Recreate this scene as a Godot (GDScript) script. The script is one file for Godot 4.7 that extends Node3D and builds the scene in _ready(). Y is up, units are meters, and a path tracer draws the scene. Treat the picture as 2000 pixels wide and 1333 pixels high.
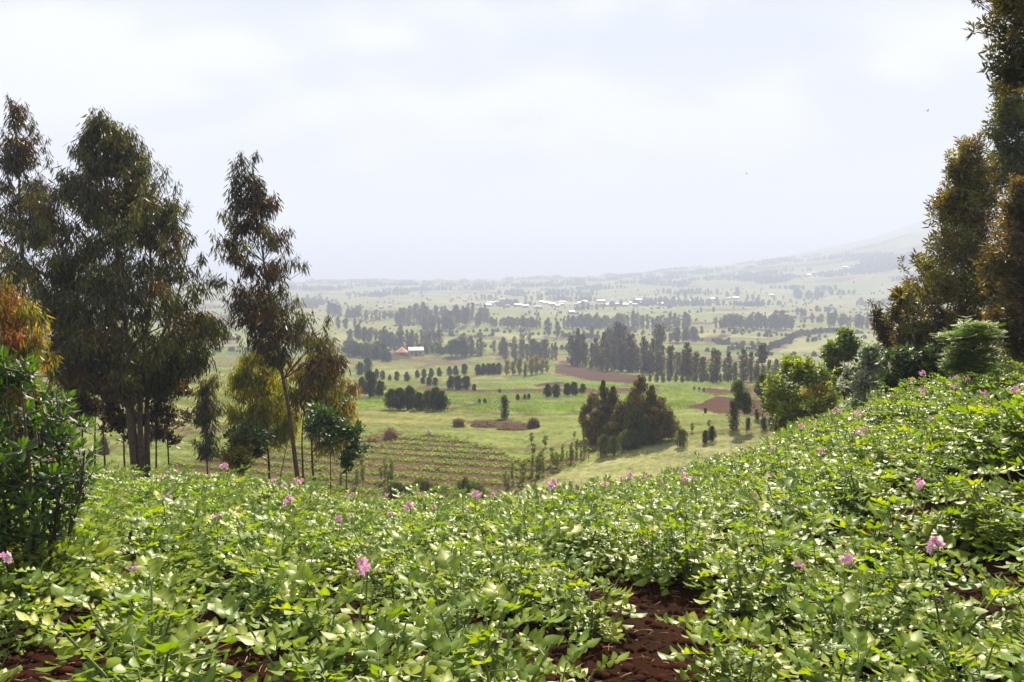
extends Node3D

# ---------- camera numbers (photo pixels, 2000 x 1333) ----------
const FOC := 1556.0
const CX := 1000.0
const CY := 666.5
const PITCH := 0.0779
const SUN_UP := 43.0
const SUN_RIGHT := 14.0

var na := FastNoiseLite.new()
var nb := FastNoiseLite.new()
var nc := FastNoiseLite.new()
var used := {}
var polys := []
var soil_spots := []
var M := {}
var P := {}

# ---------- mesh collector ----------
class Acc:
	var v := PackedVector3Array()
	var c := PackedColorArray()
	var t := PackedInt32Array()
	func vert(p: Vector3, col: Color) -> int:
		v.append(p)
		c.append(col)
		return v.size() - 1
	func tri(a: int, b: int, d: int):
		t.append(a)
		t.append(b)
		t.append(d)
	func quad(a: int, b: int, d: int, e: int):
		tri(a, b, d)
		tri(a, d, e)
	func tube(pts: Array, rad: Array, sides: int, col: Color):
		var first := v.size()
		var n := pts.size()
		for k in n:
			var q: Vector3 = pts[k]
			var w: Vector3 = (pts[mini(k + 1, n - 1)] - pts[maxi(k - 1, 0)]).normalized()
			var s := w.cross(Vector3(0.31, 0.17, 0.93)).normalized()
			var o := w.cross(s)
			for j in sides:
				var a := TAU * j / sides
				vert(q + (s * cos(a) + o * sin(a)) * float(rad[k]), col)
		for k in n - 1:
			for j in sides:
				var j2 := (j + 1) % sides
				var a := first + k * sides
				quad(a + j, a + j2, a + sides + j2, a + sides + j)
		var tip := vert(pts[n - 1], col)
		for j in sides:
			tri(first + (n - 1) * sides + j, first + (n - 1) * sides + (j + 1) % sides, tip)
	# a narrow leaf of four faces, bent downwards along its length
	func blade(p: Vector3, dir: Vector3, side: Vector3, ln: float, wd: float, bend: float, col: Color):
		var up := side.cross(dir)
		var a := vert(p, col)
		var q := p + dir * ln * 0.33 - up * bend * ln * 0.1
		var r := p + dir * ln * 0.68 - up * bend * ln * 0.42
		var b1 := vert(q - side * wd * 0.5, col)
		var b2 := vert(q + side * wd * 0.5, col)
		var d1 := vert(r - side * wd * 0.36, col)
		var d2 := vert(r + side * wd * 0.36, col)
		var e := vert(p + dir * ln * 0.95 - up * bend * ln, col)
		tri(a, b1, b2)
		quad(b1, d1, d2, b2)
		tri(d1, e, d2)
	# two faces, for leaves that are far away
	func chip(p: Vector3, dir: Vector3, side: Vector3, ln: float, wd: float, col: Color):
		var a := vert(p, col)
		var q := p + dir * ln * 0.45
		var b1 := vert(q - side * wd * 0.5, col)
		var b2 := vert(q + side * wd * 0.5, col)
		var e := vert(p + dir * ln, col)
		tri(a, b1, b2)
		tri(b1, e, b2)
	# an ovate leaflet folded along its midrib, twelve faces
	func leaflet(p: Vector3, dir: Vector3, side: Vector3, ln: float, wd: float, bend: float, fold: float, col: Color, rib: Color):
		var up := side.cross(dir).normalized()
		var ts := [0.0, 0.2, 0.5, 0.78, 1.0]
		var ws := [0.0, 0.43, 0.5, 0.3, 0.0]
		var prev := [vert(p, rib)]
		for k in range(1, 5):
			var tt: float = ts[k]
			var m := p + dir * ln * tt * (1.0 - 0.12 * bend * tt) - up * bend * ln * 0.55 * tt * tt
			if k == 4:
				var e := vert(m, col)
				tri(prev[0], e, prev[1])
				tri(prev[1], e, prev[2])
			else:
				var w: float = ws[k] * wd
				var cur := [vert(m - side * w + up * w * fold, col), vert(m, rib), vert(m + side * w + up * w * fold, col)]
				if k == 1:
					tri(prev[0], cur[0], cur[1])
					tri(prev[0], cur[1], cur[2])
				else:
					quad(prev[0], cur[0], cur[1], prev[1])
					quad(prev[1], cur[1], cur[2], prev[2])
				prev = cur
	func mesh() -> ArrayMesh:
		var n := PackedVector3Array()
		n.resize(v.size())
		for k in range(0, t.size(), 3):
			var a := t[k]
			var b := t[k + 1]
			var d := t[k + 2]
			var f := (v[d] - v[a]).cross(v[b] - v[a])
			n[a] += f
			n[b] += f
			n[d] += f
		for k in n.size():
			n[k] = n[k].normalized() if n[k].length_squared() > 1e-20 else Vector3.UP
		var arr := []
		arr.resize(Mesh.ARRAY_MAX)
		arr[Mesh.ARRAY_VERTEX] = v
		arr[Mesh.ARRAY_NORMAL] = n
		arr[Mesh.ARRAY_COLOR] = c
		arr[Mesh.ARRAY_INDEX] = t
		var m := ArrayMesh.new()
		m.add_surface_from_arrays(Mesh.PRIMITIVE_TRIANGLES, arr)
		return m
	func append(o: Acc, x: Transform3D, tint: Color):
		var first := v.size()
		for k in o.v.size():
			v.append(x * o.v[k])
			c.append(o.c[k] * tint)
		for k in o.t.size():
			t.append(o.t[k] + first)

# ---------- pixels and ground ----------
func ray(px: float, py: float) -> Vector3:
	var u := (px - CX) / FOC
	var w := (CY - py) / FOC
	var dir := Vector3(0, -sin(PITCH), -cos(PITCH)) + Vector3(u, 0, 0) + Vector3(0, cos(PITCH), -sin(PITCH)) * w
	return dir / -dir.z

func at(px: float, py: float, d: float) -> Vector3:
	return ray(px, py) * d

func on_ground(px: float, py: float, d: float) -> Vector3:
	var p := at(px, py, d)
	return Vector3(p.x, height(p.x, p.z), p.z)

func hit(px: float, py: float, start := 2.0) -> Vector3:
	var r := ray(px, py)
	var d := start
	var inside := true
	while d < 4200.0:
		var h := height(r.x * d, -d)
		if r.y * d > h:
			inside = false
		elif not inside:
			var lo := d / 1.012
			var hi := d
			for k in 12:
				var mid := (lo + hi) * 0.5
				if r.y * mid > height(r.x * mid, -mid):
					lo = mid
				else:
					hi = mid
			return Vector3(r.x * hi, height(r.x * hi, -hi), -hi)
		d *= 1.012
	return on_ground(px, py, 2400.0)

func table(t: Array, x: float) -> float:
	if x <= t[0][0]:
		return t[0][1]
	for k in range(1, t.size()):
		if x < t[k][0]:
			var s: float = (x - t[k - 1][0]) / (t[k][0] - t[k - 1][0])
			return lerpf(t[k - 1][1], t[k][1], s)
	return t[t.size() - 1][1]

const VALLEY := [[0.0, -9.8], [35.0, -10.5], [48.0, -10.7], [72.0, -11.9], [110.0, -15.4], [160.0, -20.2], [233.0, -26.0], [320.0, -29.5], [500.0, -31.0], [1000.0, -32.0], [2000.0, -30.0], [9000.0, -30.0]]
const RIDGE := [[-1.2, -0.004], [-0.23, -0.0045], [0.0, -0.001], [0.13, 0.0035], [0.26, 0.015], [0.39, 0.029], [0.45, 0.040], [0.53, 0.056], [0.7, 0.06], [1.5, 0.06]]
const RIDGE_FAR := [[0.2, 0.0], [0.35, 0.028], [0.45, 0.046], [0.50, 0.060], [0.54, 0.074], [0.7, 0.078], [1.5, 0.078]]

func height(x: float, z: float) -> float:
	var d := -z
	# the hillside with the potato field
	var f := -1.65 - 0.082 * maxf(d, -60.0) - (0.0076 * d * d if d > 0.0 else 0.0)
	if x > 0.0:
		f += 0.038 * x * x if x < 7.0 else 1.862 + 4.5 * (1.0 - exp(-(x - 7.0) / 30.0))
	else:
		f += 0.006 * x * x if x > -25.0 else 3.75
	f -= 0.26 * exp(-(x + 0.5) * (x + 0.5) / 12.0) * smoothstep(4.0, 12.0, d)
	var dd := maxf(d, 0.0)
	# the valley and the plain
	var w := table(VALLEY, dd)
	if dd > 20.0:
		w += minf(0.13 * maxf(0.0, x - 1.0), 3.5) * smoothstep(22.0, 34.0, dd) * (1.0 - smoothstep(45.0, 85.0, dd))
		w += nb.get_noise_2d(x, z) * clampf(dd * 0.008, 0.0, 3.5)
	if dd > 700.0:
		var u := x / dd
		var r := sqrt(x * x + d * d)
		var top := r * table(RIDGE, u)
		w = lerpf(w, top + nc.get_noise_2d(x * 0.1, z * 0.1) * 6.0, smoothstep(900.0, 2400.0, r))
		if r > 2400.0:
			w = minf(w, 2400.0 * table(RIDGE, u) + nc.get_noise_2d(x * 0.1, z * 0.1) * 14.0)
			if u > 0.2:
				w += maxf(0.0, 3400.0 * table(RIDGE_FAR, u) - w) * smoothstep(2500.0, 3400.0, r)
	var k := 1.2
	return (f + w + sqrt((f - w) * (f - w) + k * k)) * 0.5

# small relief of the tilled soil near the camera
func soil_relief(x: float, z: float, d: float) -> float:
	var fade := 1.0 - smoothstep(10.0, 26.0, d)
	if fade <= 0.0:
		return 0.0
	return (nc.get_noise_2d(x * 90.0, z * 90.0) * 0.018 + nc.get_noise_2d(x * 320.0, z * 320.0) * 0.012 + nc.get_noise_2d(x * 22.0, z * 22.0) * 0.05) * fade

# ---------- names, things, parts ----------
func numbered(called: String) -> String:
	if not used.has(called):
		used[called] = 0
		return called
	used[called] += 1
	return "%s_%03d" % [called, used[called]]

func meta(o: Node3D, label: String, category: String, group := "", kind := ""):
	if label != "":
		o.set_meta("label", label)
	if category != "":
		o.set_meta("category", category)
	if group != "":
		o.set_meta("group", group)
	if kind != "":
		o.set_meta("kind", kind)

func thing(called: String, label: String, category: String, where: Vector3, group := "") -> Node3D:
	var o := Node3D.new()
	o.name = numbered(called)
	add_child(o)
	o.position = where
	meta(o, label, category, group)
	return o

func part(called: String, m: Mesh, mat: Material, parent: Node3D, kind := "") -> MeshInstance3D:
	var o := MeshInstance3D.new()
	o.name = called
	o.mesh = m
	o.material_override = mat
	parent.add_child(o, true)
	if kind != "":
		o.set_meta("kind", kind)
	return o

func scatter(called: String, m: Mesh, mat: Material, parent: Node3D, xf: Array, cols: Array, kind := "stuff") -> MultiMeshInstance3D:
	var mm := MultiMesh.new()
	mm.transform_format = MultiMesh.TRANSFORM_3D
	mm.use_colors = true
	mm.mesh = m
	mm.instance_count = xf.size()
	for k in xf.size():
		mm.set_instance_transform(k, xf[k])
		mm.set_instance_color(k, cols[k])
	var o := MultiMeshInstance3D.new()
	o.name = called
	o.multimesh = mm
	o.material_override = mat
	parent.add_child(o, true)
	if kind != "":
		o.set_meta("kind", kind)
	return o

func rnd_dir(g: RandomNumberGenerator) -> Vector3:
	var y := g.randf_range(-1.0, 1.0)
	var a := g.randf() * TAU
	var s := sqrt(1.0 - y * y)
	return Vector3(cos(a) * s, y, sin(a) * s)

func jitter(c: Color, g: RandomNumberGenerator, amt: float) -> Color:
	var k := 1.0 + g.randf_range(-amt, amt)
	return Color(c.r * k * (1.0 + g.randf_range(-amt, amt) * 0.4), c.g * k, c.b * k * (1.0 + g.randf_range(-amt, amt) * 0.4))

func rng(s: int) -> RandomNumberGenerator:
	var g := RandomNumberGenerator.new()
	g.seed = s
	return g

# ---------- materials ----------
func noise_tex(freq: float, lo: Color, hi: Color, sd: int) -> NoiseTexture2D:
	var n := FastNoiseLite.new()
	n.seed = sd
	n.frequency = freq
	n.fractal_octaves = 5
	var t := NoiseTexture2D.new()
	t.width = 512
	t.height = 512
	t.seamless = true
	t.noise = n
	var gr := Gradient.new()
	gr.set_color(0, lo)
	gr.set_color(1, hi)
	t.color_ramp = gr
	return t

func leaf_mat(rough: float, spec: float, back: Color) -> StandardMaterial3D:
	var m := StandardMaterial3D.new()
	m.vertex_color_use_as_albedo = true
	m.roughness = rough
	m.metallic_specular = spec
	m.cull_mode = BaseMaterial3D.CULL_DISABLED
	m.backlight_enabled = true
	m.backlight = back
	return m

func plain_mat(rough: float) -> StandardMaterial3D:
	var m := StandardMaterial3D.new()
	m.vertex_color_use_as_albedo = true
	m.roughness = rough
	m.cull_mode = BaseMaterial3D.CULL_DISABLED
	return m

func make_materials():
	M.potato = leaf_mat(0.44, 0.42, Color(0.95, 1.0, 0.10))
	M.shrub = leaf_mat(0.5, 0.4, Color(0.75, 0.9, 0.25))
	M.silver = leaf_mat(0.55, 0.5, Color(0.9, 0.95, 0.85))
	M.euc = leaf_mat(0.45, 0.5, Color(1.0, 0.95, 0.2))
	M.far_leaf = leaf_mat(0.6, 0.4, Color(0.9, 0.9, 0.3))
	M.crop = leaf_mat(0.7, 0.2, Color(0.9, 1.0, 0.3))
	M.flower = leaf_mat(0.6, 0.3, Color(0.9, 0.7, 0.85))
	M.bark = plain_mat(0.9)
	M.bark.albedo_texture = noise_tex(0.02, Color(0.55, 0.55, 0.55), Color(1.3, 1.25, 1.2), 5)
	M.bark.uv1_triplanar = true
	M.bark.uv1_world_triplanar = true
	M.bark.uv1_scale = Vector3(1.6, 0.5, 1.6)
	M.stem = plain_mat(0.7)
	M.soil = plain_mat(1.0)
	M.soil.metallic_specular = 0.12
	M.wall = plain_mat(0.9)
	M.tin = plain_mat(0.5)
	M.tin.metallic = 0.15
	var g := StandardMaterial3D.new()
	g.vertex_color_use_as_albedo = true
	g.roughness = 1.0
	g.metallic_specular = 0.12
	g.albedo_texture = noise_tex(0.012, Color(0.72, 0.72, 0.7), Color(1.0, 1.0, 0.98), 11)
	g.uv1_triplanar = true
	g.uv1_world_triplanar = true
	g.uv1_scale = Vector3(0.21, 0.21, 0.21)
	M.ground = g

# ---------- land ----------
func poly(pix: Array, col: Color, crop: float, start := 33.0):
	var q := PackedVector2Array()
	var box := Rect2()
	for k in pix.size():
		var p := hit(pix[k][0], pix[k][1], start)
		q.append(Vector2(p.x, p.z))
		box = Rect2(q[0], Vector2.ZERO) if k == 0 else box.expand(q[k])
	polys.append({"q": q, "box": box, "c": col, "crop": crop})

const SOIL := Color(0.024, 0.0105, 0.0065)
const PLOUGH := Color(0.070, 0.037, 0.028)
const GREEN_A := Color(0.190, 0.245, 0.066)
const GREEN_B := Color(0.245, 0.280, 0.092)
const PALE := Color(0.33, 0.345, 0.165)
const STRAW := Color(0.29, 0.25, 0.11)
const LUSH := Color(0.155, 0.25, 0.045)

func hash2(a: int, b: int) -> float:
	var h := (a * 374761393 + b * 668265263) & 0x7fffffff
	h = ((h ^ (h >> 13)) * 1274126177) & 0x7fffffff
	return float((h ^ (h >> 16)) & 0xffff) / 65535.0

func field_limit(u: float) -> float:
	return table([[-0.75, 15.0], [-0.5, 16.5], [-0.32, 18.0], [-0.2, 21.0], [0.0, 24.0], [0.3, 29.0], [0.4, 24.0], [0.5, 19.0], [0.75, 17.0]], u)

# place within the patchwork of plots: whole numbers name the plot, the rest is the place in it
func plot(x: float, z: float) -> Vector2:
	var turn := 0.28 + 0.5 * nb.get_noise_2d(x * 0.12, z * 0.12)
	var a := x * cos(turn) + z * sin(turn) + nb.get_noise_2d(x * 0.7, z * 0.7) * 7.0
	var b := -x * sin(turn) + z * cos(turn) + nb.get_noise_2d(z * 0.7, x * 0.7) * 5.0
	var big := 1.0 if -z < 220.0 else 1.6 if -z < 700.0 else 3.0
	return Vector2(a / (42.0 * big), b / (17.0 * big))

# colour of the land; alpha says how much crop stands on it
func land(x: float, z: float) -> Color:
	var d := -z
	if d < 4.0:
		return Color(SOIL.r, SOIL.g, SOIL.b, 0.0)
	var u := x / d
	var lim := field_limit(u) + na.get_noise_2d(x * 6.0, z * 6.0) * 0.8
	if d < lim:
		return Color(SOIL.r, SOIL.g, SOIL.b, 0.0)
	for p in polys:
		if p.box.has_point(Vector2(x, z)) and Geometry2D.is_point_in_polygon(Vector2(x, z), p.q):
			var k: float = 1.0 + na.get_noise_2d(x * 2.0, z * 2.0) * 0.3
			return Color(p.c.r * k, p.c.g * k, p.c.b * k, p.crop)
	var m := na.get_noise_2d(x * 1.2, z * 1.2)
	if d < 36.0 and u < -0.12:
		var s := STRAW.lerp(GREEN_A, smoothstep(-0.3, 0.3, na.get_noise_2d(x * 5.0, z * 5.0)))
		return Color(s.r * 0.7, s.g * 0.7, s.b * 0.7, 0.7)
	# strips of fields
	var pl := plot(x, z)
	var ia := int(floor(pl.x))
	var ib := int(floor(pl.y))
	if d < 420.0 and d > 40.0:
		# a trodden strip of bare earth between neighbouring plots
		var gap := 0.45 + d * 0.003
		if absf(pl.y - roundf(pl.y)) * 17.0 < gap or absf(pl.x - roundf(pl.x)) * 42.0 < gap * 0.8:
			return Color(0.105, 0.078, 0.045, 0.12)
	var h := hash2(ia, ib + 7)
	var c := GREEN_A
	var crop := 1.0
	if h < 0.22:
		c = GREEN_B
	elif h < 0.42:
		c = PALE
	elif h < 0.55:
		c = STRAW if d > 110.0 else GREEN_B.lerp(LUSH, 0.5)
	elif h < 0.63 and d > 100.0:
		c = PLOUGH * 1.2
		crop = 0.0
	elif h < 0.75:
		c = LUSH.lerp(GREEN_B, 0.3)
	else:
		crop = 0.55 + 0.45 * hash2(ib, ia + 3)
	c = c.lerp(GREEN_B, 0.12 if crop > 0.0 else 0.0)
	var kk := 1.0 + m * 0.35 + na.get_noise_2d(x * 9.0, z * 9.0) * 0.2
	return Color(c.r * kk, c.g * kk, c.b * kk, crop)

func build_ground():
	poly([[1085, 712], [1130, 716], [1260, 736], [1246, 752], [1150, 744], [1085, 730]], PLOUGH, 0.0)
	poly([[1092, 705], [1122, 706], [1122, 714], [1088, 711]], PLOUGH, 0.0)
	poly([[1332, 794], [1400, 774], [1495, 784], [1490, 815], [1400, 808]], PLOUGH * 0.95, 0.0)
	poly([[1378, 757], [1425, 763], [1400, 775], [1380, 771]], PLOUGH, 0.0)
	poly([[1365, 664], [1395, 655], [1435, 654], [1400, 668]], PLOUGH * 1.1, 0.0)
	poly([[1430, 646], [1480, 642], [1470, 649]], PLOUGH * 1.2, 0.0)
	poly([[1340, 630], [1400, 628], [1398, 634], [1345, 635]], PLOUGH * 1.2, 0.0)
	poly([[1092, 660], [1150, 652], [1145, 660], [1096, 664]], PLOUGH * 1.1, 0.0)
	poly([[1220, 645], [1250, 643], [1240, 650], [1222, 650]], PLOUGH * 1.1, 0.0)
	poly([[755, 690], [800, 688], [805, 702], [760, 706]], PLOUGH * 0.9, 0.0)
	poly([[1040, 752], [1105, 745], [1098, 757], [1050, 757]], PLOUGH, 0.0)
	poly([[905, 824], [950, 820], [1000, 821], [1050, 829], [1054, 836], [1020, 840], [990, 836], [960, 839], [930, 832]], Color(0.060, 0.036, 0.025), 0.45)
	poly([[872, 798], [930, 787], [945, 790], [900, 800], [880, 803]], PLOUGH * 0.8, 0.2)
	poly([[790, 704], [850, 696], [905, 700], [960, 712], [905, 716], [850, 714]], PLOUGH.lerp(STRAW, 0.4), 0.4)
	poly([[846, 692], [875, 692], [970, 706], [960, 711], [870, 700]], LUSH * 1.2, 1.0)
	poly([[1050, 732], [1140, 745], [1240, 753], [1180, 765], [1100, 748], [1050, 740]], LUSH * 1.1, 1.0)
	poly([[985, 735], [1070, 728], [1055, 742], [990, 745]], LUSH, 1.0)
	poly([[1290, 752], [1330, 743], [1440, 752], [1425, 762], [1345, 757], [1395, 776], [1330, 792], [1295, 780]], GREEN_A * 1.1, 1.0)
	poly([[1470, 700], [1560, 665], [1700, 650], [1760, 690], [1640, 720], [1480, 715]], PALE * 0.95, 1.0)
	poly([[690, 803], [760, 807], [900, 815], [930, 830], [820, 835], [690, 830]], STRAW.lerp(LUSH, 0.35), 1.0)
	poly([[700, 720], [790, 715], [860, 732], [800, 735], [700, 728]], PALE, 1.0)
	# pale rough slope between the brow of the potato field and the valley
	poly([[940, 975], [1010, 958], [1100, 925], [1210, 885], [1335, 862], [1540, 832], [1560, 875], [1330, 915], [1130, 965]], PALE, 1.0, 24.0)
	poly([[300, 965], [330, 905], [640, 862], [740, 848], [860, 850], [960, 872], [1010, 900], [1130, 890], [1160, 860], [1180, 875], [1000, 965], [900, 975]], Color(0.095, 0.066, 0.036), 0.0, 31.0)
	# terrain sheet: rings that widen with distance
	var rs := []
	var r := 1.0
	while r < 4200.0:
		rs.append(r)
		r *= 1.0175
	var angs := []
	var deg := -180.0
	while deg < 180.0:
		angs.append(deg_to_rad(deg))
		deg += 0.16 if absf(deg) < 41.0 else 2.0
	var na_ := angs.size()
	var g := Acc.new()
	g.vert(Vector3(0, height(0, 0), 0), SOIL)
	for q in rs:
		for a in angs:
			var x: float = q * sin(a)
			var z: float = -q * cos(a)
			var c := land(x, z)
			var far_out := absf(a) > 0.9
			var h := height(x, z) + (0.0 if far_out else soil_relief(x, z, -z))
			if c.a == 0.0 and q < 30.0:
				var k := 1.0 + 0.35 * nc.get_noise_2d(x * 60.0, z * 60.0)
				c = Color(c.r * k, c.g * k, c.b * k)
			elif c.a > 0.0 and q > 20.0:
				c = c.lerp(Color(0.13, 0.105, 0.055), 0.4)
			c.a = 1.0
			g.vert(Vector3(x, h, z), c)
	for j in na_:
		g.tri(0, 1 + j, 1 + (j + 1) % na_)
	for k in rs.size() - 1:
		var o := 1 + k * na_
		for j in na_:
			var j2 := (j + 1) % na_
			g.tri(o + j, o + na_ + j, o + na_ + j2)
			g.tri(o + j, o + na_ + j2, o + j2)
	var m := part("ground", g.mesh(), M.ground, self)
	meta(m, "tilled hillside, valley of patchwork fields and hazy plain", "ground", "", "structure")

# ---------- potato plants ----------
var potato_leaves := []
var potato_flower: ArrayMesh
var potato_flower_acc: Acc

func make_potato_leaf(g: RandomNumberGenerator, base: Color) -> Acc:
	# a compound leaf along +z, upper side +y
	var a := Acc.new()
	var ln := g.randf_range(0.16, 0.22)
	var droop := g.randf_range(0.15, 0.5)
	var rib := Color(base.r * 1.5, base.g * 1.35, base.b * 1.3)
	var pt := func(t: float) -> Vector3:
		return Vector3(0, -droop * ln * t * t * 0.8, ln * t)
	var pts := []
	for k in 4:
		pts.append(pt.call(k / 3.0))
	a.tube(pts, [0.0035, 0.003, 0.0025, 0.0015], 3, Color(0.14, 0.2, 0.05))
	var pairs := [[0.28, 0.052], [0.58, 0.072], [0.88, 0.078]]
	for pr in pairs:
		for s in [-1.0, 1.0]:
			var l: float = pr[1] * g.randf_range(0.85, 1.15)
			var dir := Vector3(s * g.randf_range(0.75, 0.95), g.randf_range(-0.25, 0.2), g.randf_range(0.35, 0.7)).normalized()
			var side := Vector3.UP.cross(dir).normalized()
			side = (side + dir.cross(side) * g.randf_range(-0.35, 0.35)).normalized()
			a.leaflet(pt.call(pr[0]) + dir * 0.006, dir, side, l, l * 0.70, g.randf_range(0.1, 0.7), g.randf_range(0.1, 0.4), jitter(base, g, 0.18), rib)
	for s in [-1.0, 1.0]:
		var dir := Vector3(s, 0.1, 0.3).normalized()
		a.chip(pt.call(0.47), dir, Vector3.UP.cross(dir).normalized(), 0.02, 0.016, jitter(base, g, 0.2))
	var tl := g.randf_range(0.082, 0.105)
	var td := Vector3(0, -droop, 1).normalized()
	a.leaflet(pt.call(1.0), td, Vector3(1, g.randf_range(-0.2, 0.2), 0).normalized(), tl, tl * 0.7, g.randf_range(0.2, 0.7), g.randf_range(0.1, 0.35), jitter(base, g, 0.15), rib)
	return a

func make_flower(g: RandomNumberGenerator) -> Acc:
	var a := Acc.new()
	a.tube([Vector3.ZERO, Vector3(0.004, 0.06, 0.0), Vector3(0, 0.13, 0.01)], [0.003, 0.0025, 0.002], 4, Color(0.16, 0.22, 0.07))
	for k in 9:
		var dir := (rnd_dir(g) + Vector3(0, 0.7, 0)).normalized()
		var c := Vector3(0, 0.135, 0.01) + dir * g.randf_range(0.018, 0.042)
		a.tube([Vector3(0, 0.125, 0.01), c], [0.0015, 0.001], 3, Color(0.2, 0.24, 0.1))
		var s := dir.cross(Vector3(0.3, 0.2, 0.9)).normalized()
		var o := dir.cross(s)
		var pink := Color(0.66, 0.44, 0.58).lerp(Color(0.80, 0.70, 0.76), g.randf())
		for j in 5:
			var an := TAU * j / 5.0
			var d2 := s * cos(an) + o * sin(an)
			a.chip(c, (d2 + dir * 0.25).normalized(), d2.cross(dir).normalized(), 0.022, 0.020, pink)
		a.chip(c, dir, s, 0.012, 0.006, Color(0.75, 0.42, 0.04))
		a.chip(c, dir, o, 0.012, 0.006, Color(0.75, 0.42, 0.04))
	return a

# where the leaves of one plant sit
func potato_form(g: RandomNumberGenerator) -> Dictionary:
	var xs := []
	var st := Acc.new()
	var tall := g.randf_range(0.34, 0.46)
	var n_stem := 5
	for s in n_stem:
		var az := TAU * (s + g.randf() * 0.6) / n_stem
		var out := Vector3(cos(az), 0, sin(az))
		var lean := g.randf_range(0.08, 0.26)
		var h := tall * g.randf_range(0.8, 1.0)
		var p1 := out * lean * 0.5 + Vector3(0, h * 0.5, 0)
		var p2 := out * lean + Vector3(0, h, 0)
		st.tube([Vector3.ZERO, p1, p2], [0.008, 0.006, 0.003], 5, Color(0.11, 0.16, 0.045))
		var n := 9
		for k in n:
			var t := (k + 1.6) / (n + 0.9)
			var p := Vector3.ZERO.lerp(p1, t * 2.0) if t < 0.5 else p1.lerp(p2, t * 2.0 - 1.0)
			var la := az + k * 2.4 + g.randf_range(-0.4, 0.4)
			if t < 0.5:
				la = lerp_angle(la, az, 0.35)
			var rise := lerpf(-0.25, 0.6, t * t) + g.randf_range(-0.15, 0.15)
			var dir := Vector3(cos(la) * cos(rise), sin(rise), sin(la) * cos(rise))
			var right := Vector3.UP.cross(dir).normalized()
			right = right.rotated(dir, g.randf_range(-0.4, 0.4))
			var up := dir.cross(right)
			var sc := lerpf(0.96, 0.58, t * t) * g.randf_range(0.85, 1.15)
			xs.append(Transform3D(Basis(right * sc, up * sc, dir * sc), p))
	return {"xs": xs, "stems": st, "top": Vector3(0, tall, 0)}

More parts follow.
